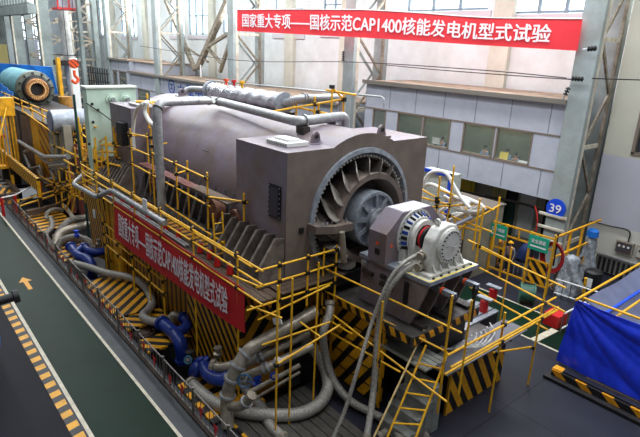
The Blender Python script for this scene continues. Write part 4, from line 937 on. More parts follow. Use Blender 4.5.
hose([(46, 218), (48, 212), (55, 209), (62, 210)], [.2, .5, .5, .3], .12, RUBH, 'small dark arched hose at the far end of the trench')
hose([(63, 205), (70, 213), (74, 220)], [.5, .5, .3], .13, DPIPE, 'short dull pipe lying behind the small arched hose')
hose([(71, 247), (78, 255), (87, 259), (92, 266), (92, 278)], [.4, .4, .4, .2, -.6], .23, BLUE, 'left blue pipe curving down into the trench below the arched pipe', name='pipe')
hose([(84, 247), (93, 252), (108, 250), (126, 246)], [.5, .5, .5, .6], .2, BLUE, 'blue pipe running right from the left blue elbow towards the foundation', name='pipe')
hose([(84, 247), (80, 250), (76, 253)], [.5, .45, .4], .2, BLUE, 'short blue branch joining the two left blue pipes', name='pipe')
hose([(73, 263), (88, 267), (107, 273), (132, 278), (145, 287), (152, 300), (150, 308), (143, 315), (148, 320), (161, 323)], [.2, .3, .35, .35, .3, .3, .3, .35, .4, .4], .17, HOSE, 'long grey corrugated hose snaking across the striped cover to the middle blue pipes')
hose([(162, 323), (172, 331), (180, 343), (184, 362)], [.4, .4, .3, -.5], .25, BLUE, 'middle blue pipe bending down beside the manhole cover', name='pipe')
hose([(172, 334), (184, 329), (188, 322), (183, 317)], [.4, .45, .45, .4], .2, BLUE, 'blue branch pipe curving up behind the middle blue pipe', name='pipe')
hose([(170, 320), (174, 315), (181, 317)], [.3, .5, .4], .16, DPIPE, 'small grey elbow feeding the middle blue branch', name='pipe')
hose([(196, 382), (195, 371), (200, 363), (207, 364)], [-.6, .3, .5, .5], .22, BLUE, 'upright blue elbow right of the middle blue pipes', name='pipe')
hose([(203, 364), (208, 374), (216, 379), (228, 380)], [.5, .5, .5, .6], .22, BLUE, 'right blue pipe running into the upright thick grey pipe', name='pipe')
hose([(213, 366), (222, 368), (232, 366), (240, 363)], [.7, .7, .8, .9], .19, DPIPE, 'short grey elbow above the right blue pipe', name='pipe')
hose([(192, 384), (205, 396), (222, 406), (250, 413), (290, 415), (315, 407), (327, 391), (326, 372), (317, 353), (302, 338)], [0, .15, .2, .25, .25, .3, .4, .7, 1.1, 1.4], .2, HOSE, 'thickest braided hose looping across the dark timber floor')
hose([(240, 378), (248, 392), (262, 408), (270, 425), (285, 440)], [.1, .1, .1, .1, .1], .16, HOSE, 'braided hose passing behind the upright thick pipe towards the bottom edge')
hose([(330, 303), (329, 315), (323, 333), (325, 352), (329, 368), (337, 386), (352, 402), (372, 413), (392, 424), (402, 442)], [3.2, 2.9, 2.4, 1.6, 1.0, .5, .25, .2, .2, .2], .13, HOSE, 'braided hose hanging left of the broad-striped panel and trailing along the floor')
hose([(421, 264), (408, 268), (396, 279), (386, 295), (379, 325), (376, 360), (373, 395), (366, 442)], [5.1, 5.0, 4.7, 4.2, 3.2, 2.2, 1.2, .2], .1, HOSE, 'thick braided hose hanging from the lower gearbox flange')
hose([(422, 252), (405, 262), (392, 276), (382, 296), (372, 322), (358, 368), (345, 410), (330, 445)], [5.4, 5.2, 4.8, 4.2, 3.4, 2.2, 1.0, .1], .06, HOSE, 'thin braided hose hanging left of the thicker gearbox hose')
hose([(378, 437), (400, 424), (420, 430), (430, 445)], [.1, .1, .1, .1], .12, RUBH, 'grey hose crossing the floor below the yellow ladder')
pipe('thick_grey_pipe', 'thick upright grey pipe bending over and running under the generator deck, front left', 'pipe', [P(228, 428, 2, .0), P(226, 398, 1, 6.85), P(234, 372, 1, 7.05), P(247, 350, 1, 7.5), P(316, 311, 1, 9.9)], .2, DPIPE, .6, 'grey pipes running under the deck', (.25, .45, .6, .8), (), 16)
pipe('thick_grey_pipe', 'middle grey pipe running under the deck just below the thick upright pipe', 'pipe', [P(240, 366, 1, 7.7), P(262, 356, 1, 8.15), P(308, 333, 1, 9.9)], .145, DPIPE, .2, 'grey pipes running under the deck', (.3, .6))
pipe('thick_grey_pipe', 'lowest large grey pipe under the deck, with a white flow meter', 'pipe', [P(243, 377, 1, 7.6), P(268, 367, 1, 8.1), P(312, 346, 1, 9.7)], .14, DPIPE, .2, 'grey pipes running under the deck', (.35, .62))
pipe('thin_pipe', 'thin grey tube sloping along the timber floor below the grey pipes', 'pipe', [P(252, 400, 1, 7.4), P(300, 372, 1, 8.7)], .045, DPIPE, 0)
pipe('thin_pipe', 'upper thin grey tube with two small blue valves beneath the lowest large pipe', 'pipe', [P(250, 392, 1, 7.4), P(300, 365, 1, 8.8)], .07, DPIPE, 0)
pipe('elbow_pipe', 'short fat grey elbow stub on the right side of the thick upright pipe', 'pipe', [P(228, 406, 1, 6.85), P(242, 407, 1, 6.85), P(252, 395, 1, 7.0)], .15, DPIPE, .3, None, (.0, .95))
tag(MB().lathe(P(276, 364, 1, 8.2), (.3, .2, 1), [(0, 0), (0, .12), (.2, .12), (.2, 0)], 12).build('flow_meter', WPAINT), 'small white flow meter on the lowest large grey pipe', 'meter')
def wheel(p, d, r, label, m_=BLUE):
    t = thing('hand_wheel', label, 'valve', p); d = V(d).normalized(); u, w_ = basis(d)
    MB().tube([V(p)+(u*math.cos(a)+w_*math.sin(a))*r for a in [2*math.pi*i/20 for i in range(21)]], .03, 6, False).build('rim', m_, t, True)
    for k in range(4):
        a = math.pi*k/2; MB().tube([V(p), V(p)+(u*math.cos(a)+w_*math.sin(a))*r], .022, 6).build('spoke', m_, t)
    MB().lathe(V(p)-d*.25, d, [(0, .05), (.3, .05), (.3, 0)], 8).build('stem', DPIPE, t); return t
wheel(P(244.5, 381, 1, 7.2), (1, -1, .3), .2, 'blue hand wheel just right of the thick upright grey pipe', mat('steel_blue', (60, 96, 130), None, .4))
wheel(P(274, 376, 1, 7.9), (1, -1, .6), .1, 'tiny blue hand wheel on the upper thin tube')
wheel(P(188, 360, 2, .9), (1, -1, .8), .12, 'small dark teal hand wheel above the upright blue elbow', mat('teal', (50, 90, 110), None, .4))
for (px, py, z, c, l) in ((257, 387, .5, BBLUE, 'small bright blue valve body beside the thin tubes'), (218, 357, .7, DPIPE, 'small dull valve body above the grey elbow, on the foundation side'), (77, 237, .7, BBLUE, 'small blue valve between the arched pipe and the thick grey pipes'), (190, 361, .6, BLACKST, 'dark valve body behind the upright blue elbow'), (99, 246, .6, DPIPE, 'dull valve body beside the blue pipe running right')):
    c0 = P(px, py, 2, z); t = thing('valve', l, 'valve', c0); MB().lathe(c0, (0, 0, 1), [(0, 0), (0, .13), (.16, .16), (.2, .08), (.34, .06), (.34, 0)], 10).build('body', c, t, True); MB().lathe(c0+V((0, 0, .34)), (0, 0, 1), [(0, .14), (.04, .14), (.04, 0), (0, 0)], 12).build('cap', c, t)
# leaning thin-striped wall at far end of foundation
lwn = thing('striped_end_wall', 'leaning thin-striped steel wall at the far left end of the generator foundation', 'wall panel', (-27.6, 8.2, -1.19))
a, b, c_, d_ = P(85, 194, 1, 8.15), P(103, 199, 1, 8.15), P(111, 262, 1, 8.15), P(95, 256, 1, 8.15)
MB().prism([a, b, c_, d_], (0, .2, 0)).build('panel', ST_LEAN, lwn)
q = P(94, 214, 1, 8.1); MB().box((q.x-.16, 8.1, q.z-.22), (q.x+.16, 8.14, q.z+.22)).build('paper_note', WHITE, lwn)
for i, px in enumerate((106, 111, 116)):
    p = P(px, 205, 1, 8.2); MB().box((p.x-.25, 8.2, -1.1), (p.x+.25, 8.4, 3.4)).build('yellow_post', YELS, lwn)
# hanging lamp / note on foundation
tag(MB().prism([P(272, 318, 1, 8.2), P(280, 317, 1, 8.2), P(282, 324, 1, 8.2), P(274, 325, 1, 8.2)], (0, .02, 0)).build('notice_sheet', WHITE), 'small white notice sheet on the striped wall above the thick grey pipe', 'notice')
# lower yellow guard rails under the red banner
rails = []; poles = []
for dz in (0, -.55, -1.1): rails.append(rr((-25.5, 7.9, 2.4+dz), (-18.5, 7.9, 2.4+dz)))
for x in (-25.4, -23.6, -21.8, -20.0, -18.6): poles.append(rr((x, 7.86, -.0), (x, 7.86, 3.8)))
scaffold('side_railing', 'yellow tube railing before the foundation, below the left half of the deep red banner', 'railing', poles, rails, None, .04)
# ---- fence with pennants
fx = [-39.5, -37.5, -35.5, -33.5, -31.5, -29.5, -27.5, -25.4, -23.3, -21.2, -19.0, -16.9, -14.8, -12.7, -10.6, -8.6]
FCM = mat('fence_steel', (132, 128, 124), (92, 84, 78), .4, .5, 5)
kb = tag(MB().box((-39.6, 6.02, .0), (-8, 6.16, .1)).build('fence_kerb', mat('rusty_kerb', (92, 76, 66), (60, 50, 46), .6, .2, 3)), 'long low rusty kerb beneath the steel fence between walkway and trench', 'kerb')
where = ['at the far corner beside the red and white barrier', 'second from the far corner', 'third from the far corner', 'fourth from the far corner', 'beside the thick grey pipes', 'beside the low arched pipe', 'beside the left blue pipes', 'beside the start of the long grey hose', 'beside the striped cover, farther half', 'beside the striped cover, nearer half', 'beside the hose bend', 'beside the manhole cover', 'beside the middle blue pipes', 'beside the thick upright grey pipe', 'at the bottom edge of the picture']
for i in range(len(fx)-1):
    x0, x1 = fx[i], fx[i+1]
    t = thing('fence_panel', 'steel mesh fence panel '+where[i], 'fence', (x0, 6.09, .1), 'fence panels along the green walkway')
    for x in (x0+.03,): MB().tube([(x, 6.09, .1), (x, 6.09, 1.08)], .045, 8).build('post', FCM, t, True)
    for z in (.2, .98): MB().tube([(x0+.05, 6.09, z), (x1-.02, 6.09, z)], .028, 6).build('rail', FCM, t, True)
    nb = 8
    for k in range(1, nb): xx = x0+(x1-x0)*k/nb; MB().tube([(xx, 6.09, .2), (xx, 6.09, .98)], .013, 5, False).build('bar', FCM, t)
pen = 0
for i in range(len(fx)-1):
    x0, x1 = fx[i], fx[i+1]
    for k in range(2):
        xx = x0+(x1-x0)*(.3+.42*k); z = .92-.25*math.sin(math.pi*((xx*.31) % 1))
        tag(MB().prism([(xx-.12, 6.03, z), (xx+.12, 6.03, z), (xx+.03, 6.0, z-.36)], (0, .01, 0)).build('pennant', RED), '%s red pennant on the fence %s' % (('farther', 'nearer')[k], where[i]), 'pennant', 'red pennants on the fence')
# red barrier at the far corner
rb = thing('barrier', 'low red and white barrier frame at the far corner of the trench', 'barrier', P(20, 215, 2, 0))
pA, pB, pC = P(4, 216, 2, 0), P(17, 213, 2, 0), P(42, 200, 2, 0)
for p in (pA, pB): MB().tube([p, p+V((0, 0, 1.2))], .09, 8).build('post', RED, rb, True)
MB().tube([pC, pC+V((0, 0, 1.3))], .12, 8).build('post', RED, rb, True)
MB().tube([pA+V((0, 0, 1.2)), pB+V((0, 0, 1.2)), pC+V((0, 0, 1.3))], .05, 8).build('top_rail', WHITE, rb, True)
MB().tube([pB+V((0, 0, .5)), pC+V((0, 0, .5))], .05, 8).build('lower_rail', FCM, rb, True)
# bundle of cables and cans on the low deck
for k in range(9):
    pts = []
    cx, cy = -9.1+.05*k, 13.6+.05*k; R0 = .45+.08*k
    for i in range(15):
        a = math.pi*1.35*i/14+2.6+.1*k; pts.append((cx+math.cos(a)*R0*.8, cy+math.sin(a)*R0*1.2, 1.8+.04*k+.05*math.sin(i*1.7+k)))
    pts = [(-9.0+.06*k, 13.0+.1*k, 3.2)]+pts
    tag(MB().tube(spline(pts, 3), .028, 6).build('cable', mat('pale_cable', (214, 212, 210), (70, 68, 68), .5, 0, 5) if k == 0 else bpy.data.materials['pale_cable'], None, True), 'grey cable of the tangled bundle curling on the low deck below the gearbox', 'cable', 'tangled cables on the low deck')
for i, (px, py, l) in enumerate(((492, 300, 'tall red canister on the low deck at the end of the grating strips'), (483, 312, 'red canister behind the cable bundle, left of the tall one'), (456, 330, 'red canister at the near corner of the low deck'), (449, 325, 'short red canister partly behind the clamp posts'))):
    p = P(px, py, 2, 1.76); t = thing('canister', l, 'canister', (p.x, p.y, 1.76), 'red canisters on the low deck')
    MB().lathe((p.x, p.y, 1.76), (0, 0, 1), [(0, 0), (0, .16), (.5, .16), (.55, .1), (.55, 0)], 14).build('can', RED, t, True); MB().box((p.x-.3, p.y-.12, 2.32), (p.x+.3, p.y+.12, 2.37)).build('plate', GSTEEL, t)
for i, (x, y) in enumerate(((-9.9, 14.2), (-9.5, 14.0), (-9.2, 13.3), (-8.9, 14.3), (-9.9, 13.2))):
    tag(MB().lathe((x, y, 1.76), (0, 0, 1), [(0, 0), (0, .12), (.3, .12), (.3, .2), (.36, .2), (.36, 0)], 10).build('manifold', (BLACKST, GSTEEL, BBLUE, STEEL, DRED)[i]), '%s manifold block among the cables on the low deck' % ('black', 'grey', 'blue', 'bright steel', 'dark red')[i], 'manifold')
pipe('support_leg', 'dark prop with an orange-painted head in front of the lower generator front', 'prop', [P(344, 262, 0, -11.2), P(342, 232, 0, -11.2)], .09, DPIPE, 0)
# ================================================================== FAR LEFT BAY
mc = thing('mint_cabinet', 'large mint green cabinet with two round knobs behind the rear generator box', 'cabinet', (-29.5, 9.8, 3.2))
MB().box((-28.7, 8.45, 3.2), (-28.05, 10.95, 8.62)).build('housing', MINT, mc); MB().box((-28.8, 8.4, 8.62), (-27.95, 11.0, 8.7)).build('top_plate', mat('pale_mint_top', (220, 228, 216), None, .5), mc)
for y in (9.65, 10.4):
    k = MB().lathe((-28.05, y, 8.05), (1, 0, 0), [(0, .3), (.05, .3), (.06, .2), (.2, .16), (.2, 0)], 20).build('port_ring', MINT, mc, True)
    MB().lathe((-27.85, y, 8.05), (1, 0, 0), [(0, .1), (.15, .1), (.15, 0)], 12).build('knob', STEEL, k)
for (px, py) in ((92, 104), (98, 110), (93, 122), (89, 144), (95, 148), (102, 149)):
    p = P(px, py, 0, -28.03); MB().lathe(p, (1, 0, 0), [(0, 0), (0, .07), (.03, .07), (.03, 0)], 10).build('bolt_hole', BLACKST, mc)
MB().tube(spline([P(86, 103, 0, -27.95), P(92, 107, 0, -27.95), P(100, 112, 0, -27.95), P(112, 121, 0, -27.5)], 5), .03, 6).build('cable_run', BLACKST, mc, True)
MB().box((-28.7, 8.6, -.02), (-28.1, 10.9, 3.2)).build('stand', BLACKST, mc)
# grey cylinder lying across
gc = thing('vessel', 'grey horizontal steel drum with flat end, left of the mint cabinet', 'vessel', (-35, 9.5, 4.2))
MB().lathe((-34.5, 8.15, 6.2), (0, 1, 0), [(0, 0), (.02, .62), (.05, .66), (3.6, .66), (3.6, 0)], 32).build('shell', GSTEEL, gc, True)
MB().lathe((-34.5, 8.12, 6.2), (0, 1, 0), [(0, 0), (0, .58)], 32).build('end_plate', mat('lilac_end', (138, 140, 162), None, .5), gc)
for y in (8.9, 10.8): MB().box((-35, y, 4.4), (-34, y+.3, 5.7)).build('saddle', BLACKST, gc)
# second foundation under the cyan rotor
f2 = thing('far_foundation', 'far foundation faced with brown and yellow upright panels below the cyan stator', 'foundation', (-44, 11, -1.2))
MB().box((-53, 9.15, -.02), (-36.2, 13, 5.3)).build('block', BLACKST, f2)
x = -52.2
for w_, mm in ((1.7, WOOD), (.9, YELS), (1.6, mat('rusty_panel', (122, 100, 80), (92, 74, 60), .7, 0, 2)), (.9, BLACKST), (1.6, bpy.data.materials['rusty_panel']), (1.8, bpy.data.materials['rusty_panel']), (2.2, YELS), (2.6, stripes('dense_yellow_stripes', (.5, 0, 1), .8, (220, 150, 20), (40, 32, 20), .75)), (2.0, BEIGE)):
    MB().box((x, 9.0, .6), (x+w_-.08, 9.15, 5.25 if x < -40 else 4.9)).build('panel', mm, f2); x += w_
MB().box((-53.6, 8.95, 5.3), (-36.2, 13, 5.42)).build('deck', DKBR, f2)
poles = [rr((x, 9.05, 5.42), (x, 9.05, 6.35)) for x in (-52, -49, -46, -43, -40, -37)]; rails = [rr((-53, 9.0, z), (-36.5, 9.0, z)) for z in (5.9, 6.3)]
scaffold('deck_railing', 'far yellow railing along the top of the brown and yellow panels', 'railing', poles, rails, None, .05)
rt = thing('stator', 'weathered cyan stator with ring of copper windings at its open end', 'stator', (-53, 11.15, 5.45))
cy, cz = 11.12, 6.72
MB().lathe((-58, cy, cz), (1, 0, 0), [(0, 1.4), (6.6, 1.4), (6.7, 1.5), (7.3, 1.5)], 48).build('casing', CYAN, rt, True)
MB().lathe((-50.7, cy, cz), (1, 0, 0), [(0, 1.5), (.35, 1.45), (.5, 1.15), (.45, 1.1)], 48).build('end_ring', OLIVE, rt, True)
for k in range(12):
    a = 2*math.pi*k/12+.1; u = V((0, math.cos(a), math.sin(a))); MB().bar(V((-50.25, cy, cz))+u*1.2, V((-50.3, cy, cz))+u*1.38, .22, .12).build('ring_slot', BLACKST, rt)
MB().lathe((-50.7, cy, cz), (1, 0, 0), [(.45, 1.14), (.75, 1.0), (.78, .92)], 48).build('dark_ring', BLACKST, rt, True)
cw = MB().lathe((-50.7, cy, cz), (1, 0, 0), [(.7, .96), (.95, .82), (.95, .55), (.5, .5)], 48).build('winding_cone', COPPER, rt, True)
for k in range(30):
    a = 2*math.pi*k/30; MB().bar(V((-49.76, cy+math.cos(a)*.55, cz+math.sin(a)*.55)), V((-49.8, cy+math.cos(a+.12)*.84, cz+math.sin(a+.12)*.84)), .05, .09).build('coil_end', mat('pale_coil', (226, 180, 120), None, .5) if k == 0 else bpy.data.materials['pale_coil'], cw)
MB().lathe((-50.2, cy, cz), (1, 0, 0), [(0, .5), (0, 0)], 32).build('dark_bore', BLK, rt)
MB().box((-57, cy-1.3, 5.45), (-51.5, cy+1.3, 5.75)).build('cradle', BLACKST, rt)
def tarp(name, label, fn, m_, nu=24, nv=12, th=(0, .04, .02)): return tag(MB().grid(fn, nu, nv, th).build(name, m_, None, True), label, 'tarpaulin')
tarp('tarpaulin', 'bright blue tarpaulin draped behind and over the cyan stator', lambda u, v: P(-5, 63, 0, -61).lerp(P(53, 67, 0, -56), u)+V((0, .15*math.sin(u*20+v*3), -3.6*(1-v))), SKYB)
tarp('tarpaulin', 'bright blue tarpaulin hanging down in front of the far deck, left of the cyan stator', lambda u, v: (-56+5.5*u, 8.9+.6*v+.1*math.sin(u*18), 4.8+2.0*v*(1-.25*u)), SKYB, 20, 6)
# yellow post and barricade at left edge
yt = thing('barricade', 'yellow barricade of upright slats with a box head at the left picture edge', 'barricade', (-45.3, 7.6, -.02))
MB().box((-45.6, 7.2, 5.3), (-44.8, 8.3, 6.6)).build('box_head', YELS, yt)
for k in range(7): MB().box((-45.6+.1*k, 6.9+.2*k, 1.6), (-45.5+.1*k, 7.0+.2*k, 5.3)).build('slat', YELS, yt)
MB().box((-45.7, 6.85, 1.4), (-44.8, 8.35, 1.6)).build('base_rail', YELS, yt); MB().box((-45.6, 7.0, -.02), (-45.3, 8.2, 1.4)).build('plinth', BLACKST, yt)
MB().tube([(-43, 6.3, 2.6), (-45, 7.9, 6.2)], .06, 6).build('brace', YEL, yt, True)
MB().box((-45.9, 6.8, 3.6), (-45.7, 7.6, 3.8)).build('lamp_strip', RED, yt)
# long striped kerb of the far trench and frames
sk = P(0, 137, 2, .8); tag(MB().box((-62, 7.4, 1.55), (-36.3, 7.6, 2.4)).box((-36.6, 7.4, -.02), (-36.3, 7.6, 1.55)).box((-45, 7.4, -.02), (-44.7, 7.6, 1.55)).build('striped_kerb', stripes('kerb_yellow', (1, 0, .3), .55, (244, 180, 24), (40, 30, 20), .6)), 'long yellow and dark striped barrier wall running back beside the far hatch frame', 'kerb')
tag(MB().box((-62, 8.3, -.02), (-52.5, 8.6, 2.6)).build('yellow_beam', YELS), 'high yellow beam behind the striped kerb, at the left edge', 'beam')
hf = thing('hatch_frame', 'brown steel hatch frame with crossing bars on the floor at the left edge', 'frame', (-45, 7, 0))
MB().box((-52, 5.7, .03), (-40.8, 5.95, .5)).build('frame_beam', WOOD, hf); MB().box((-52, 7.05, .03), (-40.8, 7.3, .5)).build('frame_beam', WOOD, hf); MB().box((-41.1, 5.7, .03), (-40.8, 7.3, .5)).build('frame_beam', WOOD, hf)
for k in range(7): MB().box((-50.8+k*1.2, 5.95, .3), (-50.7+k*1.2, 7.1, .4)).build('cross_bar', GSTEEL, hf)
cover(-46, -39.9, 5.3, 7.1, stripes('far_stripes', (.35, 1, 0), .5), 'yellow and black striped floor plate in front of the brown hatch frame', .02)
tag(MB().bar(P(26, 213, 2, .35), P(88, 199, 2, .35), .35, .3).build('timber_beam', WOOD), 'long brown beam laid across the far end of the trench', 'beam')
tag(MB().tube([P(20, 206, 2, .7), P(85, 185, 2, 1.4)], .06, 8).build('yellow_tube', YEL, None, True), 'long slanting yellow tube above the brown beam, reaching the deck pipe', 'tube')
tag(MB().tube([P(22, 200, 2, .7), P(70, 186, 2, 1.4)], .05, 8).build('yellow_tube', YEL, None, True), 'shorter yellow tube parallel to and behind the long slanting one', 'tube')
# cluster of silver pipes
def pz(px, py, z): return P(px, py, 1, 8.65-.12*(z-1.6))
cl = [([(21, 165, 1.2), (18, 141, 3.0), (45, 157, 3.0), (68, 157, 3.0)], .22, 'highest silver pipe of the far cluster, with a steep left leg'),
      ([(30, 168, 1.6), (24, 152, 2.4), (32, 149, 2.4), (48, 163, 2.3), (66, 161, 2.3)], .18, 'second silver pipe of the far cluster, arching at its left end'),
      ([(55, 180, 1.2), (50, 166, 2.2), (66, 164, 2.2)], .22, 'silver pipe with a steep drop in the middle of the far cluster'),
      ([(28, 160, 1.6), (30, 169, 1.4), (40, 166, 1.6), (42, 176, 1.2)], .15, 'short bent silver pipe low in the far cluster'),
      ([(52, 169, 1.8), (68, 167, 1.8)], .15, 'short level silver pipe at the right of the far cluster'),
      ([(38, 170, 1.4), (44, 180, 1.0), (56, 178, 1.0)], .15, 'lowest bent silver pipe of the far cluster')]
for pts, r_, l in cl: pipe('silver_pipe', l, 'pipe', [pz(*p) for p in pts], r_*.68, PIPE, .35, 'silver pipes of the far cluster', (), (.4,), 10)
tag(MB().box((-50, 9.0-.4, -.02), (-36, 8.9, .9)).build('dark_plinth', BLACKST), 'dark plinth below the far silver pipes', 'plinth')
for k, (pts, l) in enumerate([([(40, 178), (55, 184), (72, 182), (80, 174)], 'grey cable drooping below the far silver pipes'), ([(44, 182), (58, 187), (74, 178), (78, 170)], 'second grey cable below the drooping one'), ([(66, 168), (70, 160), (78, 155), (84, 158)], 'grey cable arching up beside the dark red frame')]):
    tag(MB().tube(spline([pz(x, y, 1.6) for x, y in pts], 6), .06, 6).build('cable', RUBH, None, True), l, 'cable')
# dark red frame with scaffolds between
rf_ = thing('gantry', 'dark red steel frame standing left of the leaning striped wall', 'frame', (-30, 9, 0))
a, b = P(66, 150, 1, 9.2), P(84, 152, 1, 9.2)
for p in (a, b, P(75, 151, 1, 9.2)): MB().box((p.x-.15, 9.1, -.02), (p.x+.15, 9.4, p.z+.4)).build('upright', DRED, rf_)
MB().box((a.x-.3, 9.05, a.z+.3), (-27.7, 9.45, a.z+.55)).build('top_beam', DRED, rf_); MB().box((a.x-.3, 9.05, 2.4), (-27.7, 9.45, 2.6)).build('lower_beam', DRED, rf_)
def sv(px, p0, p1, y): a = P(px, p1, 1, y); b = P(px, p0, 1, y); return rr((a.x, y, a.z), (a.x, y, b.z))
def sr(x0, y0, x1, y1, y, yb=None): return rr(P(x0, y0, 1, y), P(x1, y1, 1, yb or y))
scaffold('scaffold', 'tangled yellow tube scaffold between the leaning striped wall and the mint cabinet', 'scaffold',
    [sv(80, 150, 200, 8.3), sv(86, 120, 196, 8.6), sv(92, 124, 190, 8.5), sv(100, 140, 196, 8.2), sv(110, 138, 188, 8.3), sv(116, 128, 160, 9.0), sv(72, 158, 198, 8.5), sv(76, 120, 160, 9.4), rr(P(66, 210, 1, 8), P(84, 160, 1, 8.4)), rr(P(72, 212, 1, 8), P(80, 170, 1, 8.3)), sv(96, 150, 176, 8.4), sv(105, 150, 180, 8.4)],
    [sr(60, 148, 118, 176, 8.6), sr(64, 160, 112, 186, 8.3), sr(84, 146, 118, 143, 9), sr(84, 158, 120, 166, 8.5), sr(60, 130, 92, 150, 9.4), sr(70, 138, 84, 128, 9.3), sr(84, 125, 96, 127, 8.7), sr(70, 172, 104, 190, 8.2), sr(88, 152, 116, 152, 8.8), sr(66, 186, 92, 180, 8.2)], None, .05, None,
    [(((-29.2, 8.5, 4.55), (-26.8, 9.1, 4.62)), DRED)])
scaffold('scaffold', 'small yellow scaffold with narrow rungs in front of the far foundation panels', 'scaffold',
    [sv(58, 120, 170, 9), sv(64, 128, 172, 9), sv(52, 130, 160, 9.2)], [sr(50, 128, 70, 140, 9), sr(52, 145, 70, 152, 9), sr(50, 160, 68, 166, 9), sr(30, 108, 60, 126, 8.8), sr(24, 112, 52, 132, 8.8)], None, .05)
for px, w_ in ((62, .35), (70, .3)):
    p = P(px, 150, 1, 9.3)
for x, y, z, m_, l in ((-33.5, 11.4, 5.6, mat('orange_yellow', (200, 140, 30), None, .6), 'yellow drum left of the tall mint cabinet, above a red one'), (-33.5, 11.4, 4.4, RED, 'red drum standing below the yellow drum beside the mint cabinet')):
    pass
# drums & blocks between stator and cabinet
q = P(64, 88, 1, 13.5)
tag(MB().lathe((q.x, 13.5, 4.0), (0, 0, 1), [(0, 0), (0, .6), (1.1, .6), (1.1, 0)], 20).build('drum', mat('dark_red_drum', (120, 40, 36), (90, 30, 28), .6, 0, 3), None, True), 'dark red drum standing right of the cyan stator', 'drum')
tag(MB().lathe((q.x, 13.5, 5.1), (0, 0, 1), [(0, 0), (0, .55), (.9, .55), (.9, 0)], 20).build('drum', mat('ochre_drum', (176, 124, 46), (130, 92, 40), .6, 0, 3), None, True), 'ochre drum standing on top of the dark red drum', 'drum')
tag(MB().box((q.x-1.2, 12.8, 0), (q.x+1.2, 14.4, 4.0)).build('plinth', BLACKST), 'dark plinth carrying the stacked red and ochre drums', 'plinth')
tag(MB().bar(P(54, 120, 1, 13.4)-V((0, 0, 3.2)), P(54, 95, 1, 13.4), .8).build('dark_cover', mat('charcoal_cover', (40, 36, 38), None, .8)), 'dark charcoal cover hanging right of the copper winding ring', 'cover')
# green hoist tube
tag(MB().tube([(-29.5, 8.3, 0), (-29.5, 8.25, 8.2)], .07, 8).build('green_post', DGREEN, None, True), 'thin dark green post standing in front of the mint cabinet', 'post')
# ---- far columns of the next bay, cladding above
for i, (px, l) in enumerate(((46, 'broad grey-green column right of the corrugated cladding'), (19, 'middle grey-green column below the corrugated cladding'), (2, 'grey-green column at the left edge of the picture'))):
    p = P(px, 40, 0, -78-14*i)
    t = thing('steel_column', l, 'column', (p.x, p.y, 0), 'grey-green columns of the left bay')
    MB().box((p.x-.5, p.y-.8, 0), (p.x+.5, p.y+.6, 24)).build('shaft', GCOL, t)
    MB().box((p.x+.5, p.y-.8, 0), (p.x+.56, p.y-.6, 24)).build('edge_plate', CHORD, t)
    for k in range(6):
        z = 1+2.4*k; a_, b_ = (p.y+1.2, p.y+6) if k % 2 else (p.y+6, p.y+1.2)
        MB().bar((p.x, a_, z), (p.x, b_, z+2.4), .25).build('lacing_bar', LACE, t); MB().bar((p.x, p.y+1.2, z), (p.x, p.y+6, z), .2).build('batten', LACE, t)
    MB().box((p.x-.4, p.y+6, 0), (p.x+.4, p.y+6.6, 24)).build('rear_flange', GCOL, t)
a = P(0, 11, 0, -92); b = P(39, 5, 0, -78)
struct('wall_cladding', MB().box((-126, b.y-1.5, 14.9), (-77.0, b.y-1.1, 24)), CORR)
gb_ = tag(MB().box((-126, b.y-1.6, 13.6), (-77, b.y-.6, 14.8)).build('crane_girder', GCOL), 'grey-green crane girder below the corrugated cladding', 'girder')
for px, l in ((30, 'slim pale column behind the gap, left of the broad grey-green column'), (10, 'slim pale column behind the gap near the left edge')):
    p = P(px, 40, 0, -100); tag(MB().box((p.x-.4, p.y-.5, 0), (p.x+.4, p.y+.5, 20)).build('slim_column', COLM), l, 'column')
# bay contents behind: racks
for i, (px, py, w_, h_, c, l) in enumerate(((27, 47, 3, 2.5, (176, 178, 196), 'pale lilac rack far behind the gap'), (8, 52, 3, 2.4, (196, 182, 120), 'cream rack far behind at the left edge'))):
    p = P(px, py, 0, -104+i); tag(MB().box((p.x, p.y-w_/2, 0), (p.x+1, p.y+w_/2, p.z+h_/2)).build('rack', mat('rack%d' % i, c, None, .7)), l, 'rack')
# ---- white tower pipe, red cage, hook
tp = P(66, 50, 0, -60)
tw = thing('white_stack', 'tall white round stack with a dark ring platform, behind the orange hook', 'stack', (-60, tp.y, 0))
MB().tube([(-60, tp.y+.5, 0), (-60, tp.y, 14.0)], .5, 20).build('stack_tube', mat('streaked_white', (190, 190, 186), (140, 140, 136), .5, .1, 1), tw, True)
z_ = P(64, 63, 0, -60).z
MB().lathe((-60, tp.y+.2, z_-.2), (0, 0, 1), [(0, .5), (0, 1.5), (.5, 1.5), (.5, .5)], 24).build('ring_platform', DKBR, tw)
MB().tube([V((-60, tp.y+.2, z_+.8))+V((math.cos(a), math.sin(a), 0))*1.5 for a in [2*math.pi*i/20 for i in range(21)]], .05, 6, False).build('ring_rail', BLACKST, tw, True)
cg_ = thing('crane_cage', 'red-framed crane cage at the top of the white stack', 'cage', (-57, tp.y-1, 12.9))
a, b = P(56, 7, 0, -57), P(78, 7, 0, -57)
MB().box((-58.5, a.y, a.z-.2), (-56.5, b.y, a.z)).build('floor_plate', RED, cg_)
for y in (a.y, (a.y+b.y)/2, b.y-.1): MB().box((-56.6, y, a.z), (-56.5, y+.12, a.z+2.2)).build('cage_post', RED, cg_)
MB().box((-56.6, a.y, a.z+2.0), (-56.5, b.y, a.z+2.2)).build('top_rail', RED, cg_); MB().box((-58.4, a.y+.2, a.z), (-57, b.y-.2, a.z+2)).build('cabin', GSTEEL, cg_)
hp = P(74, 68, 0, -50)
hk = thing('crane_hook', 'orange crane hook block with dark stripes hanging beside the white stack', 'hook', hp)
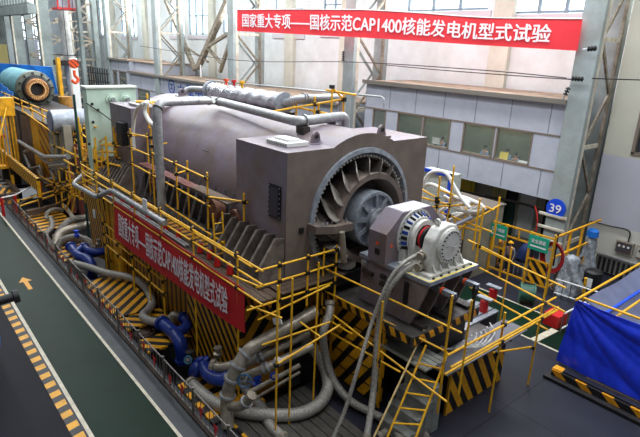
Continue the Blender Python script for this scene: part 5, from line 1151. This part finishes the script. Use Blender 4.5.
MB().lathe(hp+V((-.25, 0, .35)), (1, 0, 0), [(0, 0), (0, .4), (.4, .4), (.4, 0)], 20).build('sheave_block', stripes('hook_stripes', (0, 1, 1), .42, (232, 84, 20), (60, 28, 20), .7), hk)
MB().tube(spline([hp+V((0, 0, -.2)), hp+V((0, 0, -.6)), hp+V((0, .25, -.95)), hp+V((0, 0, -1.25)), hp+V((0, -.3, -1.0))], 6), .13, 8).build('hook', ORANGE, hk, True)
for dy in (-.4, .4): MB().tube([hp+V((0, dy, .5)), hp+V((0, dy, 13))], .03, 6).build('wire_rope', BLACKST, hk)
# distant black rack and posts behind cabinet
rk = thing('dark_rack', 'dark openwork rack with spikes standing left of the far grey office', 'rack', P(97, 80, 0, -62)-V((0, 0, 2)))
for i in range(12):
    p = P(82+2.3*i, 73+.3*i, 0, -62); MB().tube([V((p.x, p.y, 0)), p+V((0, 0, .8))], .08, 6).build('spike', BLACKST, rk)
for dz in (-1.6, -.6, .3): MB().bar(P(81, 74, 0, -62)+V((0, 0, dz)), P(109, 77, 0, -62)+V((0, 0, dz)), .14).build('cross_bar', BLACKST, rk)
for px, l in ((72, 'left'), (84, 'right')): pass
for px, mm, l in ((76, WHITE, 'white upright duct below the orange hook'), (61, YELS, 'yellow upright post left of the white duct'), (86, GCOL, 'grey upright beam right of the orange hook')):
    p = P(px, 90, 0, -56); tag(MB().box((-56.3, p.y-.35 if mm is WHITE else p.y-.15, 0), (-55.7, p.y+.3 if mm is WHITE else p.y+.15, p.z+3.0 if mm is not GCOL else 22)).build('upright', mm), l, 'post')
# ================================================================== UNDER THE OFFICE, RIGHT SIDE
bb_ = thing('equipment_box', 'large beige equipment box with a dark roof seam under the mezzanine office', 'enclosure', (-15, 23, 0))
MB().box((-22, 22.1, 0), (-13.9, 24.6, 3.55)).build('housing', BEIGE, bb_); MB().box((-22.1, 22.0, 3.55), (-13.85, 24.7, 3.62)).build('roof_sheet', mat('brown_roof_sheet', (110, 100, 92), None, .8), bb_)
MB().box((-16.9, 22.05, 0), (-16.8, 22.1, 3.5)).build('seam', BLACKST, bb_)
for x in (-15.9, -15.2, -14.5): MB().box((x, 22.06, .6), (x+.05, 22.1, 3.2)).build('panel_line', DKBR, bb_)
struct('wall_lower', MB().box((-30, 30.2, 0), (-11.7, 30.4, 3.75)), mat('lower_cream', (176, 174, 156), (150, 148, 134), .8, 0, .8))
for x, w_, m_, l in ((-20.5, 1.3, CLOUDYEL, 'bright yellow curtain in the dark space under the mezzanine'), (-17.9, 1.0, mat('dull_yellow', (190, 180, 120), None, .8), 'pale yellow panel under the mezzanine, right of the curtain')):
    tag(MB().grid(lambda u, v: (x+w_*u, 29.9+.06*math.sin(u*25), .6+3*v), 20, 4, (0, .05, 0)).build('curtain', m_), l, 'curtain')
dd = bpy.data.objects.new('door_1', None); C.objects.link(dd); dd.location = (-17, 30, 0); dd['kind'] = 'structure'
MB().box((-17.6, 30.1, 0), (-16.3, 30.2, 2.4)).build('door_leaf', DGREEN, dd); MB().box((-17.7, 30.05, 2.4), (-16.2, 30.2, 3.1)).build('door_frame', BLACKST, dd)
MB().box((-16.0, 30.1, .2), (-15.0, 30.2, 3.4)).build('side_panel', WALLW, dd)
MB().box((-14.4, 30.1, 0), (-13.2, 30.2, 3.2)).build('door_opening', BLACKST, dd)
pipe('under_pipe', 'dark pipe hung along the underside of the mezzanine office', 'pipe', [P(436, 184, 1, 28), P(470, 193, 1, 28), P(520, 203, 1, 28), P(545, 212, 1, 28)], .07, DKBR, 0)
# yellow gate
gt = thing('gate', 'yellow steel railing enclosure with green signs at the foot of the numbered column', 'railing', (-12, 24, 0))
YG = 23.7
g = [P(490, 219, 1, YG).x, P(505, 270, 1, YG).x, P(533, 230, 1, YG).x, P(556, 236, 1, YG).x]
xs = [-13.8, -13.05, -11.75, -10.55]
for x in xs: MB().box((x-.05, YG-.05, 0), (x+.05, YG+.05, 2.9)).build('post', YELS, gt)
for i in range(3):
    for z in (2.85, 2.3, 1.55, .35):
        if i == 1 and z == 1.55: continue
        MB().box((xs[i], YG-.03, z-.04), (xs[i+1], YG+.03, z+.04)).build('rail', YELS, gt)
MB().box((-12.4, YG-.03, 2.3), (-12.33, YG+.03, 2.85)).build('short_bar', YELS, gt)
for y in (25.2, 26.5): MB().box((-10.6, y, 0), (-10.5, y+.08, 3.0)).build('post', YELS, gt)
for z in (2.95, 1.9, .4): MB().box((-10.6, YG, z-.04), (-10.52, 28.6, z+.04)).build('rail', YELS, gt)
MB().box((-11.6, YG-.02, .3), (-10.7, YG+.02, 1.5)).build('striped_plate', ST_X, gt); MB().box((-10.56, 24.3, .1), (-10.54, 28.4, 1.2)).build('striped_plate', ST_Y, gt)
for px, py, l in ((498, 231.5, 'left green safety sign hung on the yellow enclosure, in front of the helmeted workers'), (538.5, 244, 'right green safety sign hung on the yellow enclosure, below the blue number sign')):
    p = P(px, py, 1, YG-.1); s_ = thing('safety_sign', l, 'sign', (p.x, YG-.1, p.z-.35))
    MB().box((p.x-.52, YG-.1, p.z-.36), (p.x+.5, YG-.07, p.z+.36)).build('board', GREEN, s_)
    sign_text('安全通道', flat((p.x-.36, YG-.115, p.z+.0), (.72, 0, 0), (0, 0, .2)), 0, 1, 0, 1, LETTER, s_, 'lettering')
    MB().box((p.x-.4, YG-.112, p.z-.2), (p.x+.4, YG-.105, p.z-.13)).build('underline', LETTER, s_)
# yellow stools / stand by gate
for i, px in enumerate((484, 494)):
    p = P(px, 262, 2, 0); t = thing('stand', ('left', 'right')[i]+' one of two yellow slatted stands beside the enclosure gate', 'stand', (p.x, p.y, 0), 'yellow slatted stands')
    MB().box((p.x-.4, p.y-.35, 1.3), (p.x+.4, p.y+.35, 1.4)).build('top', YELS, t)
    for dx in (-.36, -.12, .12, .36): MB().box((p.x+dx-.03, p.y-.33, 0), (p.x+dx+.03, p.y-.27, 1.3)).build('leg', YELS, t)
# workers
def at(px, py, y, z=0): p = P(px, py, 1, y); return (p.x, y, z)
person('person in grey jacket and yellow helmet, leftmost of three behind the left green sign', at(499, 222, 25.6), -1.9, 'stand', WORK, True)
person('person in pale work jacket and yellow helmet, standing between two other helmeted workers', at(506, 227, 25.2), -2.2, 'stand', WORK, True)
person('person in grey jacket and yellow helmet at the gate, rightmost of the three workers', (at(512, 235, 24.6)[0], 24.7, 0), -1.6, 'stand', WORK, True)
ch = thing('chair', 'black office chair with a blue-edged bag on it behind the yellow enclosure', 'chair', (-12.6, 24.9, 0))
cx_ = P(521, 262, 1, 24.7).x
MB().box((cx_-.3, 24.5, .85), (cx_+.3, 25.05, .95)).build('seat', BLACKST, ch); MB().grid(lambda u, v: (cx_-.35+.7*u, 25.1+.1*math.sin(u*3.1), .95+.8*v), 8, 4, (0, .06, 0)).build('backrest', BLK, ch)
for dx in (-.25, .25):
    for dy in (24.55, 25.0): MB().tube([(cx_+dx, dy, 0), (cx_+dx, dy, .85)], .03, 6).build('leg', STEEL, ch)
tag(MB().tube([(cx_, 24.75, .96), (cx_+.05, 24.8, 1.3), (cx_+.08, 24.82, 1.65), (cx_+.1, 24.85, 1.9)], [.3, .32, .22, .08], 12).build('bag', mat('navy_bag', (24, 44, 96), None, .6), None, True), 'navy blue bag standing on the black chair', 'bag')
# hose reel
hr = thing('hose_coil', 'coiled red hose hanging on the right post of the yellow enclosure', 'hose', P(553, 262, 1, 23.8)-V((0, 0, .9)))
c0 = P(553, 257, 1, 23.85)
for k in range(4): MB().tube([c0+V((math.cos(a)*(.42+.05*k), -.04*k, math.sin(a)*(.62+.05*k))) for a in [2*math.pi*i/20 for i in range(21)]], .035, 6, False).build('loop', mat('dark_red_hose', (150, 24, 32), None, .5) if k == 0 else bpy.data.materials['dark_red_hose'], hr, True)
tag(MB().tube([(c0.x+.05, 23.9, 1.5), (c0.x, 23.9, 3.1)], .06, 8).build('black_strap', BLK), 'black strap over the coiled red hose', 'strap')
# wrapped machines
def wrapped(px, py, h, r_, label, extra=None):
    p = P(px, py, 2, 0); t = thing('wrapped_machine', label, 'machine', (p.x, p.y, 0))
    def f(u, v):
        a = 2*math.pi*v; rr_ = r_*(math.sqrt(max(0, 1-u**3))*(.8+.2*math.cos(u*5)))*(1+.13*math.sin(3*a+u*7)+.08*math.sin(7*a+u*13)+.04*math.sin(15*a-u*21)); 
        return (p.x+math.cos(a)*rr_, p.y+math.sin(a)*rr_, h*u)
    MB().grid(f, 22, 36).build('plastic_cover', PLASTIC, t, True); MB().lathe((p.x, p.y, .02), (0, 0, 1), [(0, 0), (0, r_*.6), (h*.6, r_*.5), (h*.8, r_*.2), (h*.8, 0)], 12).build('machine_core', GSTEEL, t)
    return t, p
wrapped(566, 290, 1.9, .78, 'machine shrouded in clear plastic beside the coiled red hose')
t, p = wrapped(584, 276, 2.3, .55, 'narrower plastic-wrapped machine with a blue cap against the right wall')
MB().lathe((p.x, p.y, 2.25), (0, 0, 1), [(0, .25), (.0, .3), (.3, .28), (.4, .15), (.4, 0)], 16).build('blue_cap', SKYB, t, True)
cbx = P(590, 290, 2, 0); t = thing('fire_extinguisher', 'black canister with a white label in front of the wall grille', 'canister', (cbx.x, cbx.y, 0))
MB().lathe((cbx.x, cbx.y, 0), (0, 0, 1), [(0, 0), (0, .42), (1.0, .42), (1.1, .3), (1.1, 0)], 18).build('canister_body', BLACKST, t, True); MB().box((cbx.x-.15, cbx.y-.46, .3), (cbx.x+.18, cbx.y-.42, .75)).build('white_label', WHITE, t)
tag(MB().tube([P(583, 296, 2, .1), P(586, 278, 2, 1.1)], .07, 8).build('short_yellow_tube', YEL, None, True), 'short yellow tube standing beside the black canister', 'tube')
# wall grille (radiator) and boxes
rd = thing('wall_grille', 'dark ribbed grille box with pipe frame low on the right wall', 'radiator', (-9.2, 28.9, .05))
MB().box((-10.5, 28.85, .12), (-7.4, 29.15, 1.0)).build('casing', mat('grille_grey', (120, 118, 112), None, .6), rd)
for k in range(12): MB().box((-10.35+.24*k, 28.8, .18), (-10.22+.24*k, 28.86, .92)).build('slat', BLACKST, rd)
MB().tube([(-10.7, 28.75, .02), (-10.7, 28.75, 1.1), (-7.4, 28.75, 1.1)], .05, 8).build('pipe_frame', PIPE, rd, True)
for x0, l, d in ((-9.75, 'dark electrical box with gauges on the right wall above the grille', True), (-8.75, 'beige electrical box at the right edge above the grille', False)):
    t = thing('electrical_box', l, 'electrical box', (x0+.4, 29.1, 1.35)); MB().box((x0, 29.0, 1.35), (x0+.85, 29.19, 2.0)).build('case', BEIGE, t)
    MB().box((x0+.06, 28.97, 1.41), (x0+.79, 29.0, 1.94)).build('front_panel', mat('dark_gauge_panel', (52, 70, 78), (90, 60, 56), .4, 0, 6) if d else mat('beige_panel', (176, 172, 158), None, .6), t)
    for k in range(3): MB().lathe((x0+.2+.22*k, 28.97, 1.75), (0, -1, 0), [(0, .06), (.02, .06), (.02, 0)], 10).build('gauge', WHITE if d else BLACKST, t)
wire([P(590, 221, 1, 29.1), P(610, 226, 1, 29.1), P(629, 231, 1, 29.1), P(628, 243, 1, 29.1)], 'thin brown conduit running along the right wall to the electrical box', .035)
# aisle: barrier, crate, cable reel
p = P(527, 303, 2, 0); t = thing('cable_reel', 'green reel of pale cable in the green aisle behind the railing', 'reel', (p.x, p.y, 0))
MB().lathe((p.x-.35, p.y-.2, .5), (.8, .5, 0), [(0, 0), (0, .5), (.06, .5), (.06, .4), (.6, .4), (.6, .5), (.66, .5), (.66, 0)], 22).build('drum', mat('reel_green', (60, 110, 92), (40, 74, 64), .5, 0, 4), t, True)
wb_ = thing('white_barrier', 'low white tube barrier in the aisle left of the blue tarpaulin', 'barrier', P(585, 318, 2, 0))
for (xa, ya, xb, yb2) in ((553, 285, 600, 301), (560, 322, 588, 306)):
    a, b = P(xa, ya+12, 2, 0), P(xb, yb2+12, 2, 0)
    for z in (.25, .95): MB().tube([a+V((0, 0, z)), b+V((0, 0, z))], .035, 6).build('rail', WHITE, wb_, True)
    for k in range(7): q = a.lerp(b, k/6); MB().tube([q, q+V((0, 0, .95))], .025, 6).build('bar', FCM, wb_)
p = P(549, 325, 2, 0)
t = thing('red_crate', 'ribbed red crate beside the white tube barrier', 'crate', (p.x, p.y+.3, 0)); MB().box((p.x-.25, p.y-.1, 0), (p.x+.4, p.y+.75, .55)).build('crate_body', RED, t)
for k in range(5): MB().box((p.x-.3+.0, p.y-.05+.17*k, .05), (p.x-.25, p.y+.03+.17*k, .55)).build('rib', DRED, t)
tag(MB().bar(P(533, 341, 2, .03), P(555, 330, 2, .03), .3, .05).build('white_board', WLINE), 'white board lying on the floor near the red crate', 'board')
# blue tarpaulin tent and platform
tx0, tx1, ty0, ty1 = -6.8, -2.0, 18.25, 23.5
fr_ = thing('tent_frame', 'yellow tube frame holding the blue and grey tarpaulins at the right edge', 'frame', (-5, 20.5, 0))
for x, y in ((tx0, ty0), (tx0, ty1), (tx1, ty0), (tx1, ty1)): MB().tube([(x, y+.1, 0), (x, y+.1, 2.88)], .04, 8).build('pole', YEL, fr_, True)
for a, b in (((tx0-.05, ty0-.4, 2.95), (tx0-.05, ty1+.5, 2.95)), ((tx0+1.2, ty0-.2, 2.72), (tx0+1.2, ty1, 2.75)), ((tx0, ty0+.1, 2.9), (tx1, ty0+.1, 2.9)), ((tx0, ty1, 2.9), (tx1, ty1, 2.9))): MB().tube([a, b], .045, 8).build('rail', YEL, fr_, True)
def bt_(u, v):
    x = tx0-.1+(tx1-tx0+.2)*u-.2*(1-v)*(1-u); z = .4+2.5*v-.05*math.sin(math.pi*u)*v
    return (x, ty0-.16-.22*(1-v)-.1*abs(math.sin(7*math.atan2(1.05-v, u*1.9+.12)))*(.25+u)-.05*abs(math.sin(15*math.atan2(1.05-v, u*1.9+.12)+u*3))-.05*abs(math.sin(u*5+v*7)), z)
tarp('tarpaulin', 'royal blue tarpaulin hanging as a large creased curtain at the right edge', bt_, TARP, 110, 50, (0, .02, 0))
def gt_(u, v): return (tx0+.05+(tx1-tx0)*u, ty0+.1+(ty1-ty0)*v, 2.82-1.0*math.sin(math.pi*min(1, u*1.0))*(.6+.4*math.sin(math.pi*v))+.04*math.sin(v*9+u*7))
tarp('tarpaulin', 'grey tarpaulin sagging as a roof behind the royal blue curtain', gt_, GTARP, 30, 30, (0, 0, .02))
bs = tag(MB().box((tx0+.75, ty0-.05, 2.6), (tx0+.85, ty1, 2.66)).build('blue_hem', BBLUE), 'blue hem cord running back across the grey tarpaulin roof', 'cord')
lp = thing('striped_base', 'low dark platform with hazard-striped edge under the blue tarpaulin', 'platform', (-4.8, 17.7, 0))
MB().box((-7.1, 17.0, .0), (-1.9, 18.6, .12)).build('lower_slab', BLACKST, lp); MB().box((-6.95, 17.25, .12), (-1.9, 18.6, .34)).build('core', stripes('tent_stripes', (1, .0, 1.2), .9, (220, 150, 20), (24, 22, 24), .42), lp)
MB().box((-6.6, 17.35, .34), (-2, 18.1, .4)).build('top_plate', FLOORM, lp); MB().box((-5.9, 17.6, .4), (-3.4, 17.66, .42)).build('slot', WOOD, lp)
MB().box((-6.95, 17.3, .34), (-6.6, 18.5, .38)).build('striped_corner', ST_Y, lp)
tag(MB().lathe(P(563, 369, 2, .1), (1, 0, 0), [(0, 0), (0, .1), (.3, .12), (.3, 0)], 10).build('white_bottle', WHITE), 'small white bottle lying at the corner of the tarpaulin platform', 'bottle')
# ================================================================== BLUE MACHINE AT LEFT EDGE
bm_ = thing('blue_machine', 'bright blue machine part with a dark round knob at the left edge', 'machine', (-18.9, 1.6, 0))
q = P(-9, 331, 0, -19.0)
MB().lathe((-20.6, q.y-1.05, 1.3), (1, 0, 0), [(0, 0), (0, 1.1), (.15, 1.25), (1.9, 1.25), (2.0, 1.1), (2.0, 0)], 36).build('blue_drum', SKYB, bm_, True)
MB().box((-20.4, q.y-1.9, .0), (-18.8, q.y-.2, .5)).build('base', BLACKST, bm_)
k = P(4, 300, 0, -19.8); k2 = P(15, 297, 0, -19.8)
MB().lathe(k-V((0, .3, 0)), (k2-k), [(0, .16), ((k2-k).length*.85+.3, .16), ((k2-k).length*.85+.3, .24), ((k2-k).length+.42, .24), ((k2-k).length+.42, 0)], 18).build('knob_shaft', BLACKST, bm_, True)
# ================================================================== OFFICE PEOPLE
def seat_person(px, py, label, y=28.15, shirt=SHIRT):
    p = P(px, py, 1, y)
    return person(label, (p.x, y, p.z-1.21), -math.pi/2, 'sit', shirt, False, None, 'desk')
MF = 4.0
tag(MB().box((-26.7, 27.4, 3.92), (-13, 30.2, 4.4)).build('raised_floor', ROOM), 'raised floor inside the mezzanine office', 'floor')
seat_person(443, 138.5, 'person in light blue shirt seated alone behind a monitor in the left office window')
seat_person(486, 147, 'person in blue shirt seated at the third office window, facing out')
seat_person(508, 150.5, 'person in light blue shirt behind the yellow paper in the rightmost office window')
seat_person(516.5, 154.5, 'person in pale shirt bent over papers, rightmost in the office windows', 28.0)
for px, y in ((443, 28.4), (485, 28.4), (505.5, 28.4), (517, 28.3)):
    x = P(px, 150, 1, y).x; t = thing('office_chair', 'dark office chair beneath the %s seated person in the office' % {443: 'lone', 485: 'third-window', 505.5: 'middle', 517: 'rightmost'}[px], 'chair', (x, y, 4.4))
    MB().box((x-.22, y-.45, 4.78), (x+.22, y+.05, 4.85)).build('seat', BLACKST, t); MB().box((x-.2, y+.0, 4.85), (x+.2, y+.07, 5.4)).build('backrest', BLACKST, t); MB().tube([(x, y-.2, 4.4), (x, y-.2, 4.78)], .04, 6).build('stem', STEEL, t)
p = P(503.5, 157, 1, 27.5); tag(MB().prism([(p.x-.25, 27.45, 5.3), (p.x+.28, 27.45, 5.3), (p.x+.28, 27.5, 5.72), (p.x-.25, 27.5, 5.72)], (0, .02, 0)).build('yellow_paper', mat('yellow_card', (236, 214, 90), None, .7)), 'yellow card propped in the rightmost office window', 'card')
p = P(436, 143, 1, 27.6); t = thing('monitor', 'pale monitor on the desk beside the lone person in the left office window', 'monitor', (p.x, 27.6, 5.32)); MB().box((p.x-.3, 27.55, 5.4), (p.x+.3, 27.62, 5.8)).build('screen', WPAINT, t); MB().box((p.x-.1, 27.55, 5.3), (p.x+.1, 27.7, 5.4)).build('stand', BLACKST, t)
p = P(523, 165, 1, 27.5); tag(MB().box((p.x-.25, 27.35, 5.3), (p.x+.3, 27.7, 5.42)).build('paper_stack', WHITE), 'white stack of papers at the right end of the office desk', 'papers')

# brackets, conduit and pads on the numbered column
for i, (z0, l) in enumerate(((3.0, 'uppermost'), (2.3, 'second'), (1.6, 'lowest'))):
    tag(MB().box((-13.0, 26.6, z0), (-11.5, 26.74, z0+.12)).build('cable_bracket', CHORD), l+' cream bracket bar on the numbered column below the blue sign', 'bracket')
tag(MB().tube(spline([(-13.2, 26.5, 3.4), (-12.9, 26.45, 2.6), (-12.9, 26.45, 1.0), (-12.7, 26.45, .3)], 5), .03, 6).build('red_cable', RED, None, True), 'thin red cable hanging beside the brackets on the numbered column', 'cable')
# more tube scaffolding and dark equipment in the far left bay
scaffold('scaffold', 'dense yellow tube scaffold filling the space left of the leaning striped wall', 'scaffold',
    [sv(x, a, b, 8.55) for x, a, b in ((57, 176, 205), (63, 172, 208), (69, 150, 200), (89, 150, 188), (94, 160, 192), (104, 158, 190))],
    [sr(40, 176, 92, 204, 8.6), sr(46, 186, 90, 176, 8.6), sr(50, 196, 92, 168, 8.5), sr(60, 168, 108, 192, 8.5), sr(30, 196, 80, 186, 8.6), sr(86, 164, 112, 178, 8.5), sr(78, 146, 122, 168, 8.7), sr(56, 204, 84, 190, 8.5)], None, .045)
scaffold('scaffold', 'yellow tube frame with crossing diagonals in front of the mint cabinet', 'scaffold',
    [sv(x, a, b, 8.9) for x, a, b in ((84, 126, 160), (90, 132, 168), (97, 140, 170), (118, 134, 166))],
    [sr(82, 134, 100, 150, 8.9), sr(84, 150, 106, 138, 8.9), sr(80, 160, 120, 158, 8.9), sr(84, 144, 120, 146, 8.9)], None, .04)
for k, (px, py, w, h, m_, l) in enumerate(((99, 166, .5, .4, DRED, 'dark red machine block between the yellow tubes left of the rear ribs'), (64, 140, .5, .9, BEIGE, 'beige locker behind the yellow scaffold, left of the dark red gantry'), (92, 176, .4, .35, YELS, 'yellow machine block between tubes beside the rear ribs'))):
    p = P(px, py, 1, 8.75); tag(MB().box((p.x-w, 8.65, p.z-h), (p.x+w, 9.1, p.z+h)).build('machine_block', m_), l, 'machine')
# long bright conduits laid on the deck beside the railing
for k, (y, l) in enumerate(((7.9, 'outer of two thin steel conduits lying along the plank walkway'), (8.02, 'inner of two thin steel conduits lying along the plank walkway'))):
    tag(MB().tube([(-26, y, 4.03), (-16.5, y, 4.03)], .05, 8).build('conduit', PIPE, None, True), l, 'conduit')
WORLD, OVERL, WINL, EXPO = 0.22, ((2, 4200), (12, 10000), (22, 14000)), 21000, 0.2
# ================================================================== LIGHT
sc = bpy.context.scene
wd = bpy.data.worlds.new('World'); sc.world = wd; wd.use_nodes = True
bg = wd.node_tree.nodes['Background']; bg.inputs[0].default_value = (.86, .93, 1, 1); bg.inputs[1].default_value = WORLD
def area(name, loc, rot, sx, sy, e, col=(1, 1, 1)):
    l = bpy.data.lights.new(name, 'AREA'); l.shape = 'RECTANGLE'; l.size = sx; l.size_y = sy; l.energy = e; l.color = col
    o = bpy.data.objects.new(name, l); C.objects.link(o); o.location = loc; o.rotation_euler = rot; return o
for y, e in OVERL: area('overhead_fill_strip', (-45, y, 23.8), (0, 0, 0), 96, 3.2, e, (.93, .97, 1))  # added overhead fill lamps standing in for unseen skylights
area('window_daylight', (-50, YB-.6, 17), (math.radians(-105), 0, 0), 86, 8, WINL, (.95, .98, 1))
sc.view_settings.view_transform = 'Standard'; sc.view_settings.look = 'None'; sc.view_settings.gamma = 1; sc.view_settings.exposure = EXPO
sc.view_settings.use_curve_mapping = False
